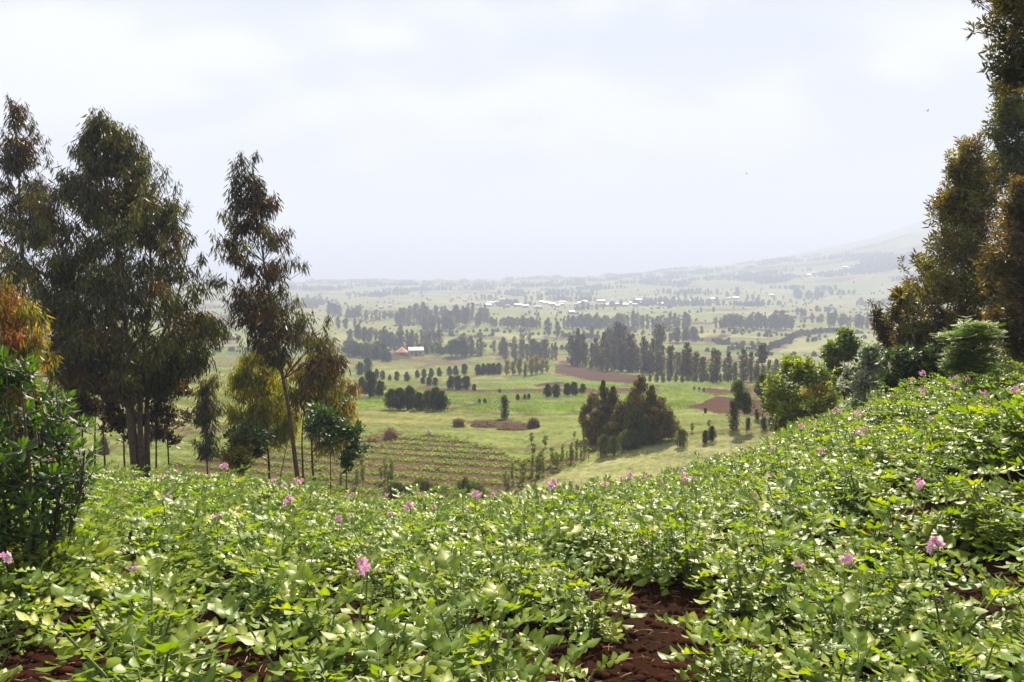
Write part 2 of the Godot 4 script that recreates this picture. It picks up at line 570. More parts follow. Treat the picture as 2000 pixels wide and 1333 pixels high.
func build_potatoes():
	var g := rng(41)
	var leaf_accs := []
	for k in 8:
		var base := Color(0.118, 0.195, 0.030).lerp(Color(0.28, 0.33, 0.026), [0.0, 0.1, 0.9, 0.3, 0.15, 0.6, 0.05, 0.4][k])
		var a := make_potato_leaf(g, base)
		leaf_accs.append(a)
		potato_leaves.append(a.mesh())
	var flower := make_flower(g)
	potato_flower = flower.mesh()
	var forms := []
	for k in 7:
		var f := potato_form(g)
		var pick := []
		var whole := Acc.new()
		for q in f.xs.size():
			pick.append(g.randi() % 8)
			whole.append(leaf_accs[pick[q]], f.xs[q], Color.WHITE)
		f.pick = pick
		f.foliage = whole.mesh()
		f.stem_mesh = f.stems.mesh()
		var wf := Acc.new()
		wf.append(whole, Transform3D.IDENTITY, Color.WHITE)
		wf.append(f.stems, Transform3D.IDENTITY, Color.WHITE)
		f.all = wf.mesh()
		forms.append(f)
	# patches of bare soil seen between the plants
	for s in [[850, 1305, 0.24], [960, 1310, 0.24], [1080, 1315, 0.24], [1180, 1320, 0.16], [700, 1185, 0.10], [700, 1280, 0.06], [1090, 1155, 0.14], [1320, 1190, 0.17], [1820, 1030, 0.3], [1780, 1010, 0.2], [1840, 1150, 0.18], [1960, 965, 0.3], [1740, 835, 0.45], [1705, 870, 0.35], [1955, 790, 0.45], [1985, 770, 0.4], [1840, 770, 0.3], [60, 1330, 0.3], [10, 1320, 0.4], [590, 1295, 0.16], [1520, 905, 0.3], [150, 1300, 0.15], [1480, 1085, 0.14], [500, 1120, 0.13], [880, 1110, 0.14], [1290, 1110, 0.1], [1480, 955, 0.2], [1900, 890, 0.2], [1600, 1110, 0.14], [420, 1225, 0.12]]:
		var p := hit(s[0], s[1] + 8, 1.5)
		soil_spots.append([Vector2(p.x, p.z), s[2]])
	var spots := []
	var row_turn := 0.42
	var ca := cos(row_turn)
	var sa := sin(row_turn)
	for i in range(-75, 96):
		for j in range(-130, 165):
			var a := i * 0.74 + g.randf_range(-0.13, 0.13)
			var b := j * 0.33 + g.randf_range(-0.10, 0.10)
			var size := g.randf_range(0.9, 1.35)
			var yaw := g.randf() * TAU
			var form := g.randi() % 7
			var bloom := g.randf() < 0.16
			a += 0.5 * nc.get_noise_2d(i * 9.0, j * 3.0)
			var x := a * ca - b * sa
			var z := -(a * sa + b * ca)
			var d := -z
			if d < 2.75 or d > 32.0 or absf(x) > 0.72 * d + 0.9:
				continue
			var u := x / d
			if d > field_limit(u) - 0.3 + na.get_noise_2d(x * 6.0, z * 6.0) * 0.8:
				continue
			var skip := false
			for s in soil_spots:
				if Vector2(x, z).distance_to(s[0]) < s[1] + (0.24 if d < 5.0 else 0.14):
					skip = true
			if skip or nc.get_noise_2d(x * 14.0, z * 14.0) > 0.46:
				continue
			size *= 1.0 + 0.4 * nc.get_noise_2d(x * 9.0 + 70.0, z * 9.0)
			spots.append({"p": Vector3(x, height(x, z) + 0.005, z), "s": size, "yaw": yaw, "f": form, "bloom": bloom, "d": d, "in": absf(u) < 0.66})
	spots.sort_custom(func(q, w): return q.d < w.d)
	var solo := 0
	var crop := Node3D.new()
	crop.name = "potato_crop"
	add_child(crop)
	meta(crop, "dense potato crop covering the rest of the hillside field", "potato crop", "", "stuff")
	var xf := []
	var cl := []
	var fx := []
	var fc := []
	for k in 7:
		xf.append([])
		cl.append([])
	for q in spots:
		var f: Dictionary = forms[q.f]
		var b := Basis(Vector3.UP, q.yaw).scaled(Vector3.ONE * q.s)
		if q["in"] and solo < 300:
			var label := "leafy green potato plant without flowers among its neighbours in the hillside field"
			var grp := "potato plants in the field"
			for sp in soil_spots:
				if not q.bloom and Vector2(q.p.x, q.p.z).distance_to(sp[0]) < sp[1] + 0.5:
					label = "flowerless potato plant leaning over the edge of a bare soil patch"
					grp = "potato plants beside bare soil"
			if q.bloom:
				label = "potato plant topped with a pink flower cluster in the hillside field"
			var o := thing("potato_plant", label, "potato plant", q.p, "flowering potato plants in the field" if q.bloom else grp)
			o.basis = b
			part("stem", f.stem_mesh, M.stem, o)
			if solo < 110:
				for k in f.xs.size():
					var lf := part("leaf", potato_leaves[f.pick[k]], M.potato, o)
					lf.transform = f.xs[k]
			else:
				part("foliage", f.foliage, M.potato, o, "stuff")
			if q.bloom:
				var fl := part("flower_cluster", potato_flower, M.flower, o)
				fl.position = f.top + Vector3(0.05, -0.06, 0.02)
				fl.rotation.y = q.yaw
			solo += 1
		else:
			var w: int = q.f
			if q.bloom:
				fx.append(Transform3D(b, q.p + b * (f.top + Vector3(0.05, -0.06, 0.02))))
				fc.append(jitter(Color.WHITE, g, 0.1))
			xf[w].append(Transform3D(b, q.p))
			cl[w].append(jitter(Color.WHITE, g, 0.12))
	for w in 7:
		scatter("crop_foliage", forms[w].all, M.potato, crop, xf[w], cl[w])
	scatter("crop_flowers", potato_flower, M.flower, crop, fx, fc)
	print("potato plants ", spots.size())
	# clods and straw on the bare soil
	var clod := Acc.new()
	for k in 3:
		for j in 5:
			var an := TAU * j / 5.0
			var rr: float = [0.9, 1.0, 0.55][k] * g.randf_range(0.75, 1.2)
			clod.vert(Vector3(cos(an) * rr, [-0.3, 0.15, 0.6][k], sin(an) * rr), SOIL)
	for k in 2:
		for j in 5:
			clod.quad(k * 5 + j, k * 5 + (j + 1) % 5, k * 5 + 5 + (j + 1) % 5, k * 5 + 5 + j)
	var tp := clod.vert(Vector3(0.1, 0.75, 0), SOIL)
	for j in 5:
		clod.tri(10 + j, 10 + (j + 1) % 5, tp)
	var cx := []
	var cc := []
	for k in 24000:
		var d := 2.3 + pow(g.randf(), 2.0) * 13.0
		var x := g.randf_range(-0.7, 0.7) * d
		var p := Vector3(x, height(x, -d) + soil_relief(x, -d, d), -d)
		var s := 0.006 + pow(g.randf(), 3.5) * 0.045
		cx.append(Transform3D(Basis.from_euler(Vector3(g.randf_range(-0.5, 0.5), g.randf() * TAU, g.randf_range(-0.5, 0.5))).scaled(Vector3(s, s * 0.8, s)), p))
		cc.append(jitter(Color(1, 1, 1), g, 0.4))
	var cd := scatter("soil_clods", clod.mesh(), M.soil, self, cx, cc)
	meta(cd, "crumbly dark brown soil clods between the potato plants", "soil clods")
	var straw := Acc.new()
	straw.tube([Vector3(0, 0, -0.5), Vector3(0.03, 0.05, 0), Vector3(0, 0, 0.5)], [0.028, 0.03, 0.02], 3, Color(0.34, 0.24, 0.15))
	cx = []
	cc = []
	for k in 5000:
		var d := 2.3 + pow(g.randf(), 1.4) * 11.0
		var x := g.randf_range(-0.7, 0.7) * d
		var p := Vector3(x, height(x, -d) + soil_relief(x, -d, d) + 0.006, -d)
		var s := g.randf_range(0.02, 0.09)
		cx.append(Transform3D(Basis.from_euler(Vector3(g.randf_range(-0.2, 0.2), g.randf() * TAU, 0)).scaled(Vector3(0.08, 0.08, s)), p))
		cc.append(jitter(Color(0.8, 0.75, 0.7), g, 0.4))
	var sw := scatter("straw_litter", straw.mesh(), M.soil, self, cx, cc)
	meta(sw, "bits of dry straw lying on the bare brown soil", "straw")
	# the dry stalk lying on the soil
	var sp := hit(805, 1277, 1.5)
	var ep := hit(872, 1288, 1.5)
	var tw := Acc.new()
	tw.tube([Vector3(0, 0.03, 0), (ep - sp) * 0.5 + Vector3(0, 0.025, 0), ep - sp + Vector3(0, 0.012, 0)], [0.004, 0.0035, 0.003], 5, Color(0.42, 0.30, 0.22))
	var tn := part(numbered("dry_stalk"), tw.mesh(), M.stem, self)
	tn.position = sp
	meta(tn, "thin dry stalk lying across bare soil between potato plants", "stalk")

# ---------- crops on the valley floor ----------
func build_valley_crops():
	var g := rng(77)
	var tuft := Acc.new()
	for k in 26:
		var an := g.randf() * TAU
		var q := sqrt(g.randf())
		var dir := (rnd_dir(g) * Vector3(1, 0.7, 1) + Vector3(0, 0.35, 0)).normalized()
		var side := Vector3.UP.cross(dir).normalized().rotated(dir, g.randf_range(-0.8, 0.8))
		tuft.chip(Vector3(cos(an) * q * 0.42, g.randf_range(0.05, 0.45) * (1.0 - 0.6 * q * q), sin(an) * q * 0.42), dir, side, g.randf_range(0.16, 0.26), g.randf_range(0.09, 0.15), jitter(Color(1, 1, 1), g, 0.3))
	var patch := Acc.new()
	for k in 60:
		var an := g.randf() * TAU
		var q := sqrt(g.randf())
		var dir := (rnd_dir(g) * Vector3(1, 0.5, 1) + Vector3(0, 0.35, 0)).normalized()
		var side := Vector3.UP.cross(dir).normalized().rotated(dir, g.randf_range(-0.8, 0.8))
		patch.chip(Vector3(cos(an) * q * 0.62, g.randf_range(0.0, 0.5), sin(an) * q * 0.62), dir, side, g.randf_range(0.08, 0.15), g.randf_range(0.05, 0.09), jitter(Color(1, 1, 1), g, 0.35))
	var pm := patch.mesh()
	var tm := tuft.mesh()
	var xf := []
	var cl := []
	# potato rows below the brow
	var rows := PackedVector2Array()
	for p in [[300, 965], [330, 905], [640, 862], [740, 848], [860, 850], [960, 872], [1010, 900], [1130, 890], [1160, 860], [1180, 875], [1000, 965], [900, 975]]:
		var w := hit(p[0], p[1], 31.0)
		rows.append(Vector2(w.x, w.z))
	var dir2 := Vector2(0.93, 0.37)
	var nor := Vector2(-dir2.y, dir2.x)
	for i in range(-90, 90):
		for j in range(-140, 160):
			var q := Vector2(-4.0, -48.0) + nor * (i * 1.9 + g.randf_range(-0.08, 0.08)) + dir2 * (j * 0.42 + g.randf_range(-0.12, 0.12))
			var s := g.randf_range(0.85, 1.15)
			var yaw := g.randf() * TAU
			if not Geometry2D.is_point_in_polygon(q, rows) or g.randf() < 0.12:
				continue
			xf.append(Transform3D(Basis(Vector3.UP, yaw).scaled(Vector3(s, s * 0.6, s)), Vector3(q.x, height(q.x, q.y) - 0.02, q.y)))
			cl.append(jitter(Color(0.23, 0.29, 0.06), g, 0.2))
	var vr := scatter("potato_rows", tm, M.crop, self, xf, cl)
	meta(vr, "young potato plants in curving rows on the valley floor", "potato rows")
	xf = []
	cl = []
	var d := 26.0
	while d < 330.0:
		var s := maxf(0.36, d * 0.0066)
		var x := -0.72 * d
		while x < 0.72 * d:
			var px := x + g.randf_range(-0.5, 0.5) * s
			var pz := -d + g.randf_range(-0.5, 0.5) * s
			x += s
			var c := land(px, pz)
			if g.randf() > c.a * 0.9 or Geometry2D.is_point_in_polygon(Vector2(px, pz), rows):
				continue
			# tilled in shallow rows: plants gather on them
			var q2 := plot(px, pz)
			var id := hash2(int(floor(q2.x)) + 5, int(floor(q2.y)))
			var run := px * 0.28 - pz * 0.96 if id < 0.6 else px * 0.75 - pz * 0.66
			var rr := sin((run + nb.get_noise_2d(px, pz) * 6.0) * TAU / (1.5 + d * 0.016))
			if d < 220.0 and d > 38.0 and rr < -0.1 and g.randf() < 0.93:
				continue
			var k := s * g.randf_range(1.1, 1.9)
			var hh := 0.38 * g.randf_range(0.5, 1.4) * (1.0 + d * 0.004) * (0.5 + 1.1 * id)
			xf.append(Transform3D(Basis(Vector3.UP, g.randf() * TAU).scaled(Vector3(k, hh, k)), Vector3(px, height(px, pz) - 0.03, pz)))
			cl.append(jitter(Color(c.r, c.g, c.b) * 0.95, g, 0.38))
		d += s
	print("valley crop ", xf.size())
	var vc := scatter("field_crops", pm, M.crop, self, xf, cl)
	meta(vc, "low pale green crops and weeds covering the valley fields", "crops")

# ---------- near trees ----------
func cluster_mesh(style: String, g: RandomNumberGenerator) -> Mesh:
	var a := Acc.new()
	var w := Color(1, 1, 1)
	if style == "hang":
		a.tube([Vector3(0, 0.16, 0), Vector3(0.03, 0.02, 0.02), Vector3(0, -0.14, 0.05)], [0.006, 0.005, 0.003], 3, Color(0.6, 0.35, 0.25))
		for k in 15:
			var out := rnd_dir(g)
			out.y *= 0.3
			var p := Vector3(out.x * 0.1, g.randf_range(-0.14, 0.16), out.z * 0.1)
			var dir := (Vector3(0, -1, 0) + out * g.randf_range(0.25, 0.95)).normalized()
			var side := dir.cross(rnd_dir(g)).normalized()
			a.blade(p, dir, side, g.randf_range(0.14, 0.22), g.randf_range(0.024, 0.036), g.randf_range(-0.25, 0.25), jitter(w, g, 0.3))
	elif style == "tuft":
		for k in 16:
			var dir := (rnd_dir(g) + Vector3(0, 0.35, 0)).normalized()
			var side := dir.cross(rnd_dir(g)).normalized()
			a.blade(dir * g.randf_range(0.0, 0.08), dir, side, g.randf_range(0.09, 0.15), g.randf_range(0.022, 0.034), g.randf_range(0.0, 0.4), jitter(w, g, 0.3))
	elif style == "broad":
		for k in 13:
			var dir := (rnd_dir(g) * Vector3(1, 0.6, 1) + Vector3(0, 0.1, 0)).normalized()
			var side := Vector3.UP.cross(dir).normalized().rotated(dir, g.randf_range(-0.6, 0.6))
			a.blade(dir * g.randf_range(0.0, 0.1), dir, side, g.randf_range(0.12, 0.2), g.randf_range(0.06, 0.1), g.randf_range(0.1, 0.6), jitter(w, g, 0.25))
	elif style == "fern":
		for k in 6:
			var an := TAU * k / 6.0 + g.randf_range(-0.3, 0.3)
			var dir := Vector3(cos(an), g.randf_range(-0.1, 0.35), sin(an)).normalized()
			var side := Vector3.UP.cross(dir).normalized()
			for j in 7:
				var p := dir * (0.05 + 0.035 * j)
				for s in [-1.0, 1.0]:
					var dd: Vector3 = (side * s + dir * 0.45 - Vector3(0, 0.15, 0)).normalized()
					a.chip(p, dd, dir, 0.09 - 0.008 * absf(j - 2.5), 0.026, jitter(w, g, 0.25))
	return a.mesh()

func row_at(rows: Array, y: float) -> Vector2:
	for k in range(1, rows.size()):
		if y <= rows[k][0]:
			var s: float = clampf((y - rows[k - 1][0]) / (rows[k][0] - rows[k - 1][0]), 0.0, 1.0)
			return Vector2(lerpf(rows[k - 1][1], rows[k][1], s), lerpf(rows[k - 1][2], rows[k][2], s))
	return Vector2(rows[-1][1], rows[-1][2])

# a tree near the camera. rows: [y, left, right] of its crown; stems: lists of [x, y] from the ground up; radii at foot and tip
func near_tree(called: String, label: String, category: String, group: String, rows: Array, d: float, stems: Array, foot: float, o: Dictionary) -> Node3D:
	var g := rng(o.seed)
	var b0 := on_ground(stems[0][0][0], stems[0][0][1], d)
	var t := thing(called, label, category, b0, group)
	var bark: Color = o.get("bark", Color(0.10, 0.065, 0.05))
	var lines := []
	for s in stems:
		var pts := []
		var rad := []
		for k in s.size():
			var p := at(s[k][0], s[k][1], d + (s[k][2] if s[k].size() > 2 else 0.0))
			if k == 0:
				p = Vector3(p.x, height(p.x, p.z) - 0.1, p.z)
			pts.append(p - b0)
		# smooth the line
		var cv := Curve3D.new()
		for k in pts.size():
			var tan: Vector3 = (pts[mini(k + 1, pts.size() - 1)] - pts[maxi(k - 1, 0)]) / 6.0
			cv.add_point(pts[k], -tan, tan)
		var ln := cv.get_baked_length()
		var fine := []
		var nn := 12
		for k in nn + 1:
			fine.append(cv.sample_baked(ln * k / nn) + Vector3(g.randf_range(-1, 1), 0, g.randf_range(-1, 1)) * foot * 0.18 * (0.0 if k == 0 else 1.0))
			var q := float(k) / nn
			rad.append(foot * (1.0 - 0.88 * q) * (1.25 if k == 0 else 1.0))
		lines.append(fine)
		var ac := Acc.new()
		ac.tube(fine, rad, 9, bark)
		part("trunk", ac.mesh(), M.bark, t)
	var y0: float = rows[0][0]
	var y1: float = rows[-1][0]
	var wmax := 1.0
	for r in rows:
		wmax = maxf(wmax, r[2] - r[1])
	var px := d / FOC
	var lr: float = o.get("lobe", 0.42)
	var depth: float = o.get("depth", 0.8)
	var xf := []
	var cl := []
	var ca: Color = o.a
	var cb: Color = o.b
	var cc: Color = o.get("c", o.a)
	var br := Acc.new()
	var n_l: int = o.lobes
	var per: int = o.per
	var sz: float = o.get("size", 1.0)
	var made := 0
	while made < n_l:
		var y := g.randf_range(y0, y1)
		var e := row_at(rows, y)
		if g.randf() * wmax > (e.y - e.x) + 0.12 * wmax:
			continue
		made += 1
		var half := (e.y - e.x) * 0.5 * px
		var r := minf(lr * g.randf_range(0.55, 1.25), maxf(half * 0.9, 0.14))
		var hw := maxf(half - r * 0.75, 0.03)
		var an := g.randf() * TAU
		var q := sqrt(g.randf_range(0.12, 1.0))
		var c := at((e.x + e.y) * 0.5, y, d) - b0 + Vector3(cos(an) * q * hw, 0, sin(an) * q * hw * depth)
		# a branch from the nearest stem, starting lower down
		var best := Vector3.ZERO
		var bd := 1e9
		for line in lines:
			for p in line:
				var want: float = c.y - 0.25 - 0.45 * Vector2(c.x - p.x, c.z - p.z).length()
				var dist: float = Vector2(c.x - p.x, c.z - p.z).length() * 0.6 + absf(p.y - want)
				if dist < bd:
					bd = dist
					best = p
		var mid := best.lerp(c, 0.55) + Vector3(0, 0.12 * best.distance_to(c), 0)
		var rr := clampf(best.distance_to(c) * 0.011, 0.006, foot * 0.4)
		br.tube([best, mid, c + Vector3(0, r * 0.3, 0)], [rr, rr * 0.7, rr * 0.3], 4, bark)
		var mixk := g.randf()
		var lobe_col := ca.lerp(cb, smoothstep(0.25, 0.9, mixk))
		if g.randf() < o.get("c_share", 0.0):
			lobe_col = cc
		for k in per:
			var off := rnd_dir(g) * r * pow(g.randf(), 0.45)
			off.y *= o.get("squash", 0.85)
			var s := sz * g.randf_range(0.75, 1.25)
			var bs := Basis.from_euler(Vector3(g.randf_range(-0.35, 0.35), g.randf() * TAU, g.randf_range(-0.35, 0.35))).scaled(Vector3.ONE * s)
			xf.append(Transform3D(bs, c + off))
			cl.append(jitter(lobe_col.lerp(cb, 0.25 * g.randf()), g, 0.25))
	for k in int(o.get("wisps", n_l / 3)):
		var y := g.randf_range(y0 - 8.0, lerpf(y0, y1, 0.9))
		var e := row_at(rows, maxf(y, y0))
		var half := (e.y - e.x) * 0.5 * px
		var an := g.randf() * TAU
		var ring := Vector3(cos(an), 0, sin(an) * depth)
		var c := at((e.x + e.y) * 0.5, y, d) - b0 + ring * half * g.randf_range(0.82, 1.0)
		var up := Vector3(cos(an) * 0.35, 1.0, sin(an) * 0.35).normalized()
		var ln := lr * g.randf_range(0.4, 0.9)
		br.tube([c - ring * half * 0.35 - Vector3(0, 0.25, 0), c, c + up * ln], [0.008, 0.006, 0.003], 3, bark)
		var wc := ca.lerp(cb, g.randf())
		for j in 4:
			xf.append(Transform3D(Basis.from_euler(Vector3(0, g.randf() * TAU, 0)).scaled(Vector3.ONE * sz * g.randf_range(0.5, 0.9)), c + up * ln * (j / 3.0) + rnd_dir(g) * 0.05))
			cl.append(jitter(wc, g, 0.25))
	part("branches", br.mesh(), M.bark, t)
	scatter("crown", P[o.style], M[o.get("mat", "euc")], t, xf, cl)
	return t

func build_near_trees():
	var g := rng(3)
	for s in ["hang", "tuft", "broad", "fern"]:
		P[s] = cluster_mesh(s, g)
	var dark := Color(0.040, 0.050, 0.020)
	var olive := Color(0.115, 0.125, 0.025)
	var rust := Color(0.11, 0.065, 0.028)
	var gold := Color(0.42, 0.39, 0.045)
	var grp := "eucalyptus trees at the left edge of the potato field"
	near_tree("eucalyptus_tree", "tall thin-topped eucalyptus leaning behind the large dark one", "tree", "", [[212, 12, 44], [260, -2, 76], [300, -8, 92], [350, -14, 100], [400, -30, 108], [470, -60, 100], [560, -90, 90], [640, -100, 90]], 22.5, [[[52, 890], [48, 650], [38, 400], [28, 225]]], 0.11, {"seed": 11, "style": "hang", "a": dark, "b": rust * 0.7, "lobes": 76, "per": 9, "lobe": 0.36, "depth": 0.8})
	near_tree("eucalyptus_tree", "large dark many-stemmed eucalyptus with a broad drooping crown", "tree", "", [[238, 176, 204], [290, 150, 276], [330, 132, 292], [370, 70, 335], [420, 45, 366], [470, 30, 388], [520, 25, 402], [560, 36, 406], [600, 55, 404], [640, 70, 440], [680, 85, 450], [720, 110, 420], [760, 140, 330]], 20.0, [[[264, 888], [254, 740], [235, 560], [190, 260]], [[275, 888], [272, 740], [295, 560], [280, 320]], [[285, 886, 0.3], [290, 740, 0.4], [340, 600, 0.5], [370, 470, 0.5]], [[262, 886, -0.3], [240, 740, -0.5], [160, 600, -0.6], [90, 440, -0.6]]], 0.085, {"seed": 12, "style": "hang", "a": dark, "b": olive, "c": rust, "c_share": 0.12, "lobes": 300, "per": 11, "lobe": 0.38, "depth": 0.75})
	near_tree("eucalyptus_tree", "slender open-crowned eucalyptus with one leaning trunk", "tree", "", [[322, 470, 500], [360, 448, 526], [400, 444, 548], [440, 416, 556], [480, 416, 578], [520, 424, 592], [560, 414, 602], [600, 420, 624], [640, 440, 662], [680, 468, 692], [720, 560, 700]], 21.0, [[[592, 945], [560, 780], [535, 640], [508, 460], [485, 335]]], 0.07, {"seed": 13, "style": "hang", "a": dark, "b": rust * 0.62, "c": olive, "c_share": 0.15, "lobes": 92, "per": 9, "lobe": 0.34, "depth": 0.8})
	near_tree("young_eucalyptus", "young eucalyptus with bright yellow-green crown on a thin trunk", "tree", "", [[688, 484, 528], [720, 452, 568], [760, 440, 586], [800, 438, 592], [840, 446, 586], [872, 470, 560]], 22.8, [[[528, 932], [520, 840], [508, 740]]], 0.055, {"seed": 14, "style": "hang", "a": Color(0.21, 0.24, 0.035), "b": Color(0.44, 0.42, 0.05), "c": Color(0.12, 0.14, 0.03), "c_share": 0.12, "lobes": 80, "per": 10, "lobe": 0.31})
	near_tree("young_eucalyptus", "young eucalyptus with rusty green crown under the slender tree", "tree", "", [[690, 572, 652], [720, 560, 690], [760, 560, 702], [800, 568, 706], [840, 590, 702], [880, 606, 690]], 22.4, [[[619, 946], [608, 850], [628, 740]], [[595, 946, 0.3], [590, 860, 0.3], [600, 760, 0.3]]], 0.05, {"seed": 15, "style": "hang", "a": olive * 1.4, "b": rust * 1.6, "c": gold * 0.8, "c_share": 0.3, "lobes": 60, "per": 11, "lobe": 0.33})
	near_tree("broadleaf_sapling", "dark broadleaf sapling on a thin straight stem below the rusty eucalyptus", "tree", "saplings below the young eucalyptus trees", [[826, 650, 700], [850, 640, 716], [880, 645, 720], [910, 660, 700]], 19.0, [[[677, 972], [676, 900], [680, 840]]], 0.028, {"seed": 16, "style": "broad", "mat": "shrub", "a": Color(0.05, 0.085, 0.025), "b": Color(0.085, 0.12, 0.035), "lobes": 14, "per": 5, "lobe": 0.26, "size": 0.85})
	near_tree("broadleaf_sapling", "dark broadleaf sapling on a thin straight stem below the rusty eucalyptus", "tree", "saplings below the young eucalyptus trees", [[800, 600, 680], [840, 590, 680], [880, 625, 668]], 18.8, [[[645, 962], [645, 900], [640, 830]]], 0.026, {"seed": 17, "style": "broad", "mat": "shrub", "a": Color(0.05, 0.085, 0.025), "b": Color(0.085, 0.12, 0.035), "lobes": 12, "per": 5, "lobe": 0.26, "size": 0.85})
	near_tree("broadleaf_sapling", "low dark broadleaf sapling with crooked stems beneath the yellow-green eucalyptus", "tree", "", [[840, 450, 520], [860, 445, 560], [884, 455, 500]], 19.0, [[[530, 935], [560, 870], [575, 830]], [[500, 930], [480, 880], [470, 840]]], 0.024, {"seed": 18, "style": "broad", "mat": "shrub", "a": Color(0.03, 0.055, 0.02), "b": Color(0.07, 0.10, 0.03), "lobes": 12, "per": 6, "lobe": 0.2})
	near_tree("young_eucalyptus", "young eucalyptus with red and yellow new leaves above the glossy shrub", "tree", "", [[560, -60, 10], [590, -50, 50], [640, -60, 100], [700, -60, 108], [760, -60, 96], [820, -50, 70]], 11.0, [[[20, 1000], [20, 850], [20, 640]]], 0.05, {"seed": 19, "style": "hang", "a": Color(0.12, 0.155, 0.02), "b": Color(0.32, 0.26, 0.03), "c": Color(0.28, 0.09, 0.03), "c_share": 0.22, "lobes": 64, "per": 12, "lobe": 0.22, "size": 0.6})
	near_tree("shrub", "feathery grey-green shrub behind the yellow-green eucalyptus", "shrub", "", [[740, 385, 420], [790, 372, 430], [840, 372, 432], [890, 385, 425]], 21.0, [[[405, 915], [402, 850], [400, 770]]], 0.03, {"seed": 20, "style": "hang", "a": Color(0.09, 0.10, 0.06), "b": Color(0.12, 0.13, 0.07), "lobes": 22, "per": 9, "lobe": 0.24, "size": 0.8})
	near_tree("shrub", "small dark shrub with yellow shoots at the end of the potato rows", "shrub", "", [[862, 442, 480], [890, 428, 492], [925, 440, 486]], 18.5, [[[462, 930], [462, 900], [460, 870]]], 0.02, {"seed": 21, "style": "tuft", "a": Color(0.04, 0.05, 0.02), "b": gold * 0.7, "lobes": 15, "per": 10, "lobe": 0.2})
	var under := "thin-stemmed saplings under the large dark eucalyptus"
	for k in 7:
		var x: float = [122, 160, 180, 205, 240, 300, 330][k]
		var top: float = [700, 690, 720, 700, 740, 730, 745][k]
		var low: float = [890, 880, 882, 878, 880, 880, 885][k]
		near_tree("understorey_sapling", "thin-stemmed sapling with brownish leaves under the large dark eucalyptus", "tree", under, [[top - 40, x - 30, x + 28], [top + 20, x - 52, x + 46], [top + 80, x - 46, x + 50], [top + 125, x - 22, x + 20]], 20.5 + 0.3 * (k % 4), [[[x, low], [x + 5.0 * (k % 3 - 1), low - 80], [x + 8.0 * (k % 2), top + 10]]], 0.035, {"seed": 30 + k, "style": "hang" if k % 2 else "broad", "a": Color(0.06, 0.06, 0.03), "b": rust * 1.1, "lobes": 24, "per": 7, "lobe": 0.24, "size": 0.8})
	near_tree("hillside_bush", "dense dark bush filling the gap behind the glossy shrub", "bush", "", [[740, -60, 60], [800, -70, 130], [860, -70, 150], [905, -60, 140]], 15.0, [[[60, 940], [60, 880], [60, 800]]], 0.04, {"seed": 38, "style": "hang", "a": Color(0.05, 0.05, 0.025), "b": rust * 0.7, "lobes": 40, "per": 9, "lobe": 0.3})
	# right-hand side
	near_tree("eucalyptus_tree", "bronze-leaved eucalyptus rising beyond the upper corner of the potato field", "tree", "", [[288, 1872, 1906], [330, 1852, 1930], [380, 1832, 1945], [430, 1826, 1960], [470, 1800, 1975], [510, 1766, 1985], [550, 1756, 1990], [600, 1756, 1990], [650, 1772, 1980], [700, 1790, 1960]], 18.0, [[[1872, 745], [1875, 620], [1885, 450], [1890, 310]], [[1845, 745], [1830, 640], [1800, 540]]], 0.09, {"seed": 51, "style": "tuft", "a": Color(0.080, 0.080, 0.026), "b": Color(0.18, 0.135, 0.045), "c": Color(0.19, 0.20, 0.03), "c_share": 0.35, "lobes": 120, "per": 16, "lobe": 0.40, "size": 1.15})
	near_tree("eucalyptus_tree", "tall dark green tree standing behind the bronze-leaved one", "tree", "", [[165, 1950, 2010], [220, 1926, 2050], [300, 1926, 2060], [400, 1936, 2080], [500, 1930, 2090], [620, 1920, 2090], [700, 1925, 2080]], 20.5, [[[1990, 740], [1992, 500], [1990, 200]]], 0.11, {"seed": 52, "style": "tuft", "a": Color(0.055, 0.078, 0.02), "b": Color(0.13, 0.155, 0.028), "lobes": 130, "per": 15, "lobe": 0.42, "size": 1.15})
	near_tree("eucalyptus_tree", "tall tree leaning in with a leafy bough above the bronze-leaved trees", "tree", "", [[-140, 1990, 2120], [-60, 1930, 2150], [0, 1918, 2150], [60, 1908, 2140], [110, 1920, 2120], [150, 1960, 2080]], 12.0, [[[2180, 800], [2170, 500], [2120, 150], [2060, -80]]], 0.12, {"seed": 53, "style": "tuft", "a": Color(0.055, 0.065, 0.02), "b": Color(0.12, 0.10, 0.03), "lobes": 70, "per": 17, "lobe": 0.28, "size": 0.95})
	near_tree("eucalyptus_tree", "reddish drooping eucalyptus with a bare trunk at the upper corner of the field", "tree", "", [[360, 1982, 2040], [420, 1956, 2070], [480, 1932, 2090], [540, 1920, 2090], [600, 1925, 2090], [650, 1940, 2080], [700, 1965, 2050]], 13.5, [[[1997, 775], [1999, 640], [2010, 400]]], 0.075, {"seed": 54, "style": "tuft", "a": Color(0.080, 0.068, 0.034), "b": Color(0.17, 0.115, 0.055), "lobes": 80, "per": 15, "lobe": 0.28, "size": 0.9})
	near_tree("eucalyptus_tree", "slim bronze eucalyptus leaning away from the dark trees", "tree", "", [[560, 1742, 1780], [610, 1735, 1800], [660, 1742, 1810], [710, 1760, 1810]], 19.0, [[[1790, 765], [1780, 690], [1765, 580]]], 0.05, {"seed": 55, "style": "tuft", "a": Color(0.07, 0.065, 0.026), "b": Color(0.16, 0.11, 0.04), "lobes": 30, "per": 12, "lobe": 0.3, "size": 1.1})
	near_tree("young_eucalyptus", "small leaning sapling with bronze leaves beside the whitish bush", "tree", "", [[608, 1704, 1722], [640, 1706, 1745], [670, 1722, 1760], [700, 1735, 1765]], 20.0, [[[1733, 770], [1734, 710], [1722, 620]]], 0.035, {"seed": 56, "style": "tuft", "a": Color(0.055, 0.05, 0.028), "b": rust, "lobes": 15, "per": 11, "lobe": 0.22, "size": 1.0})
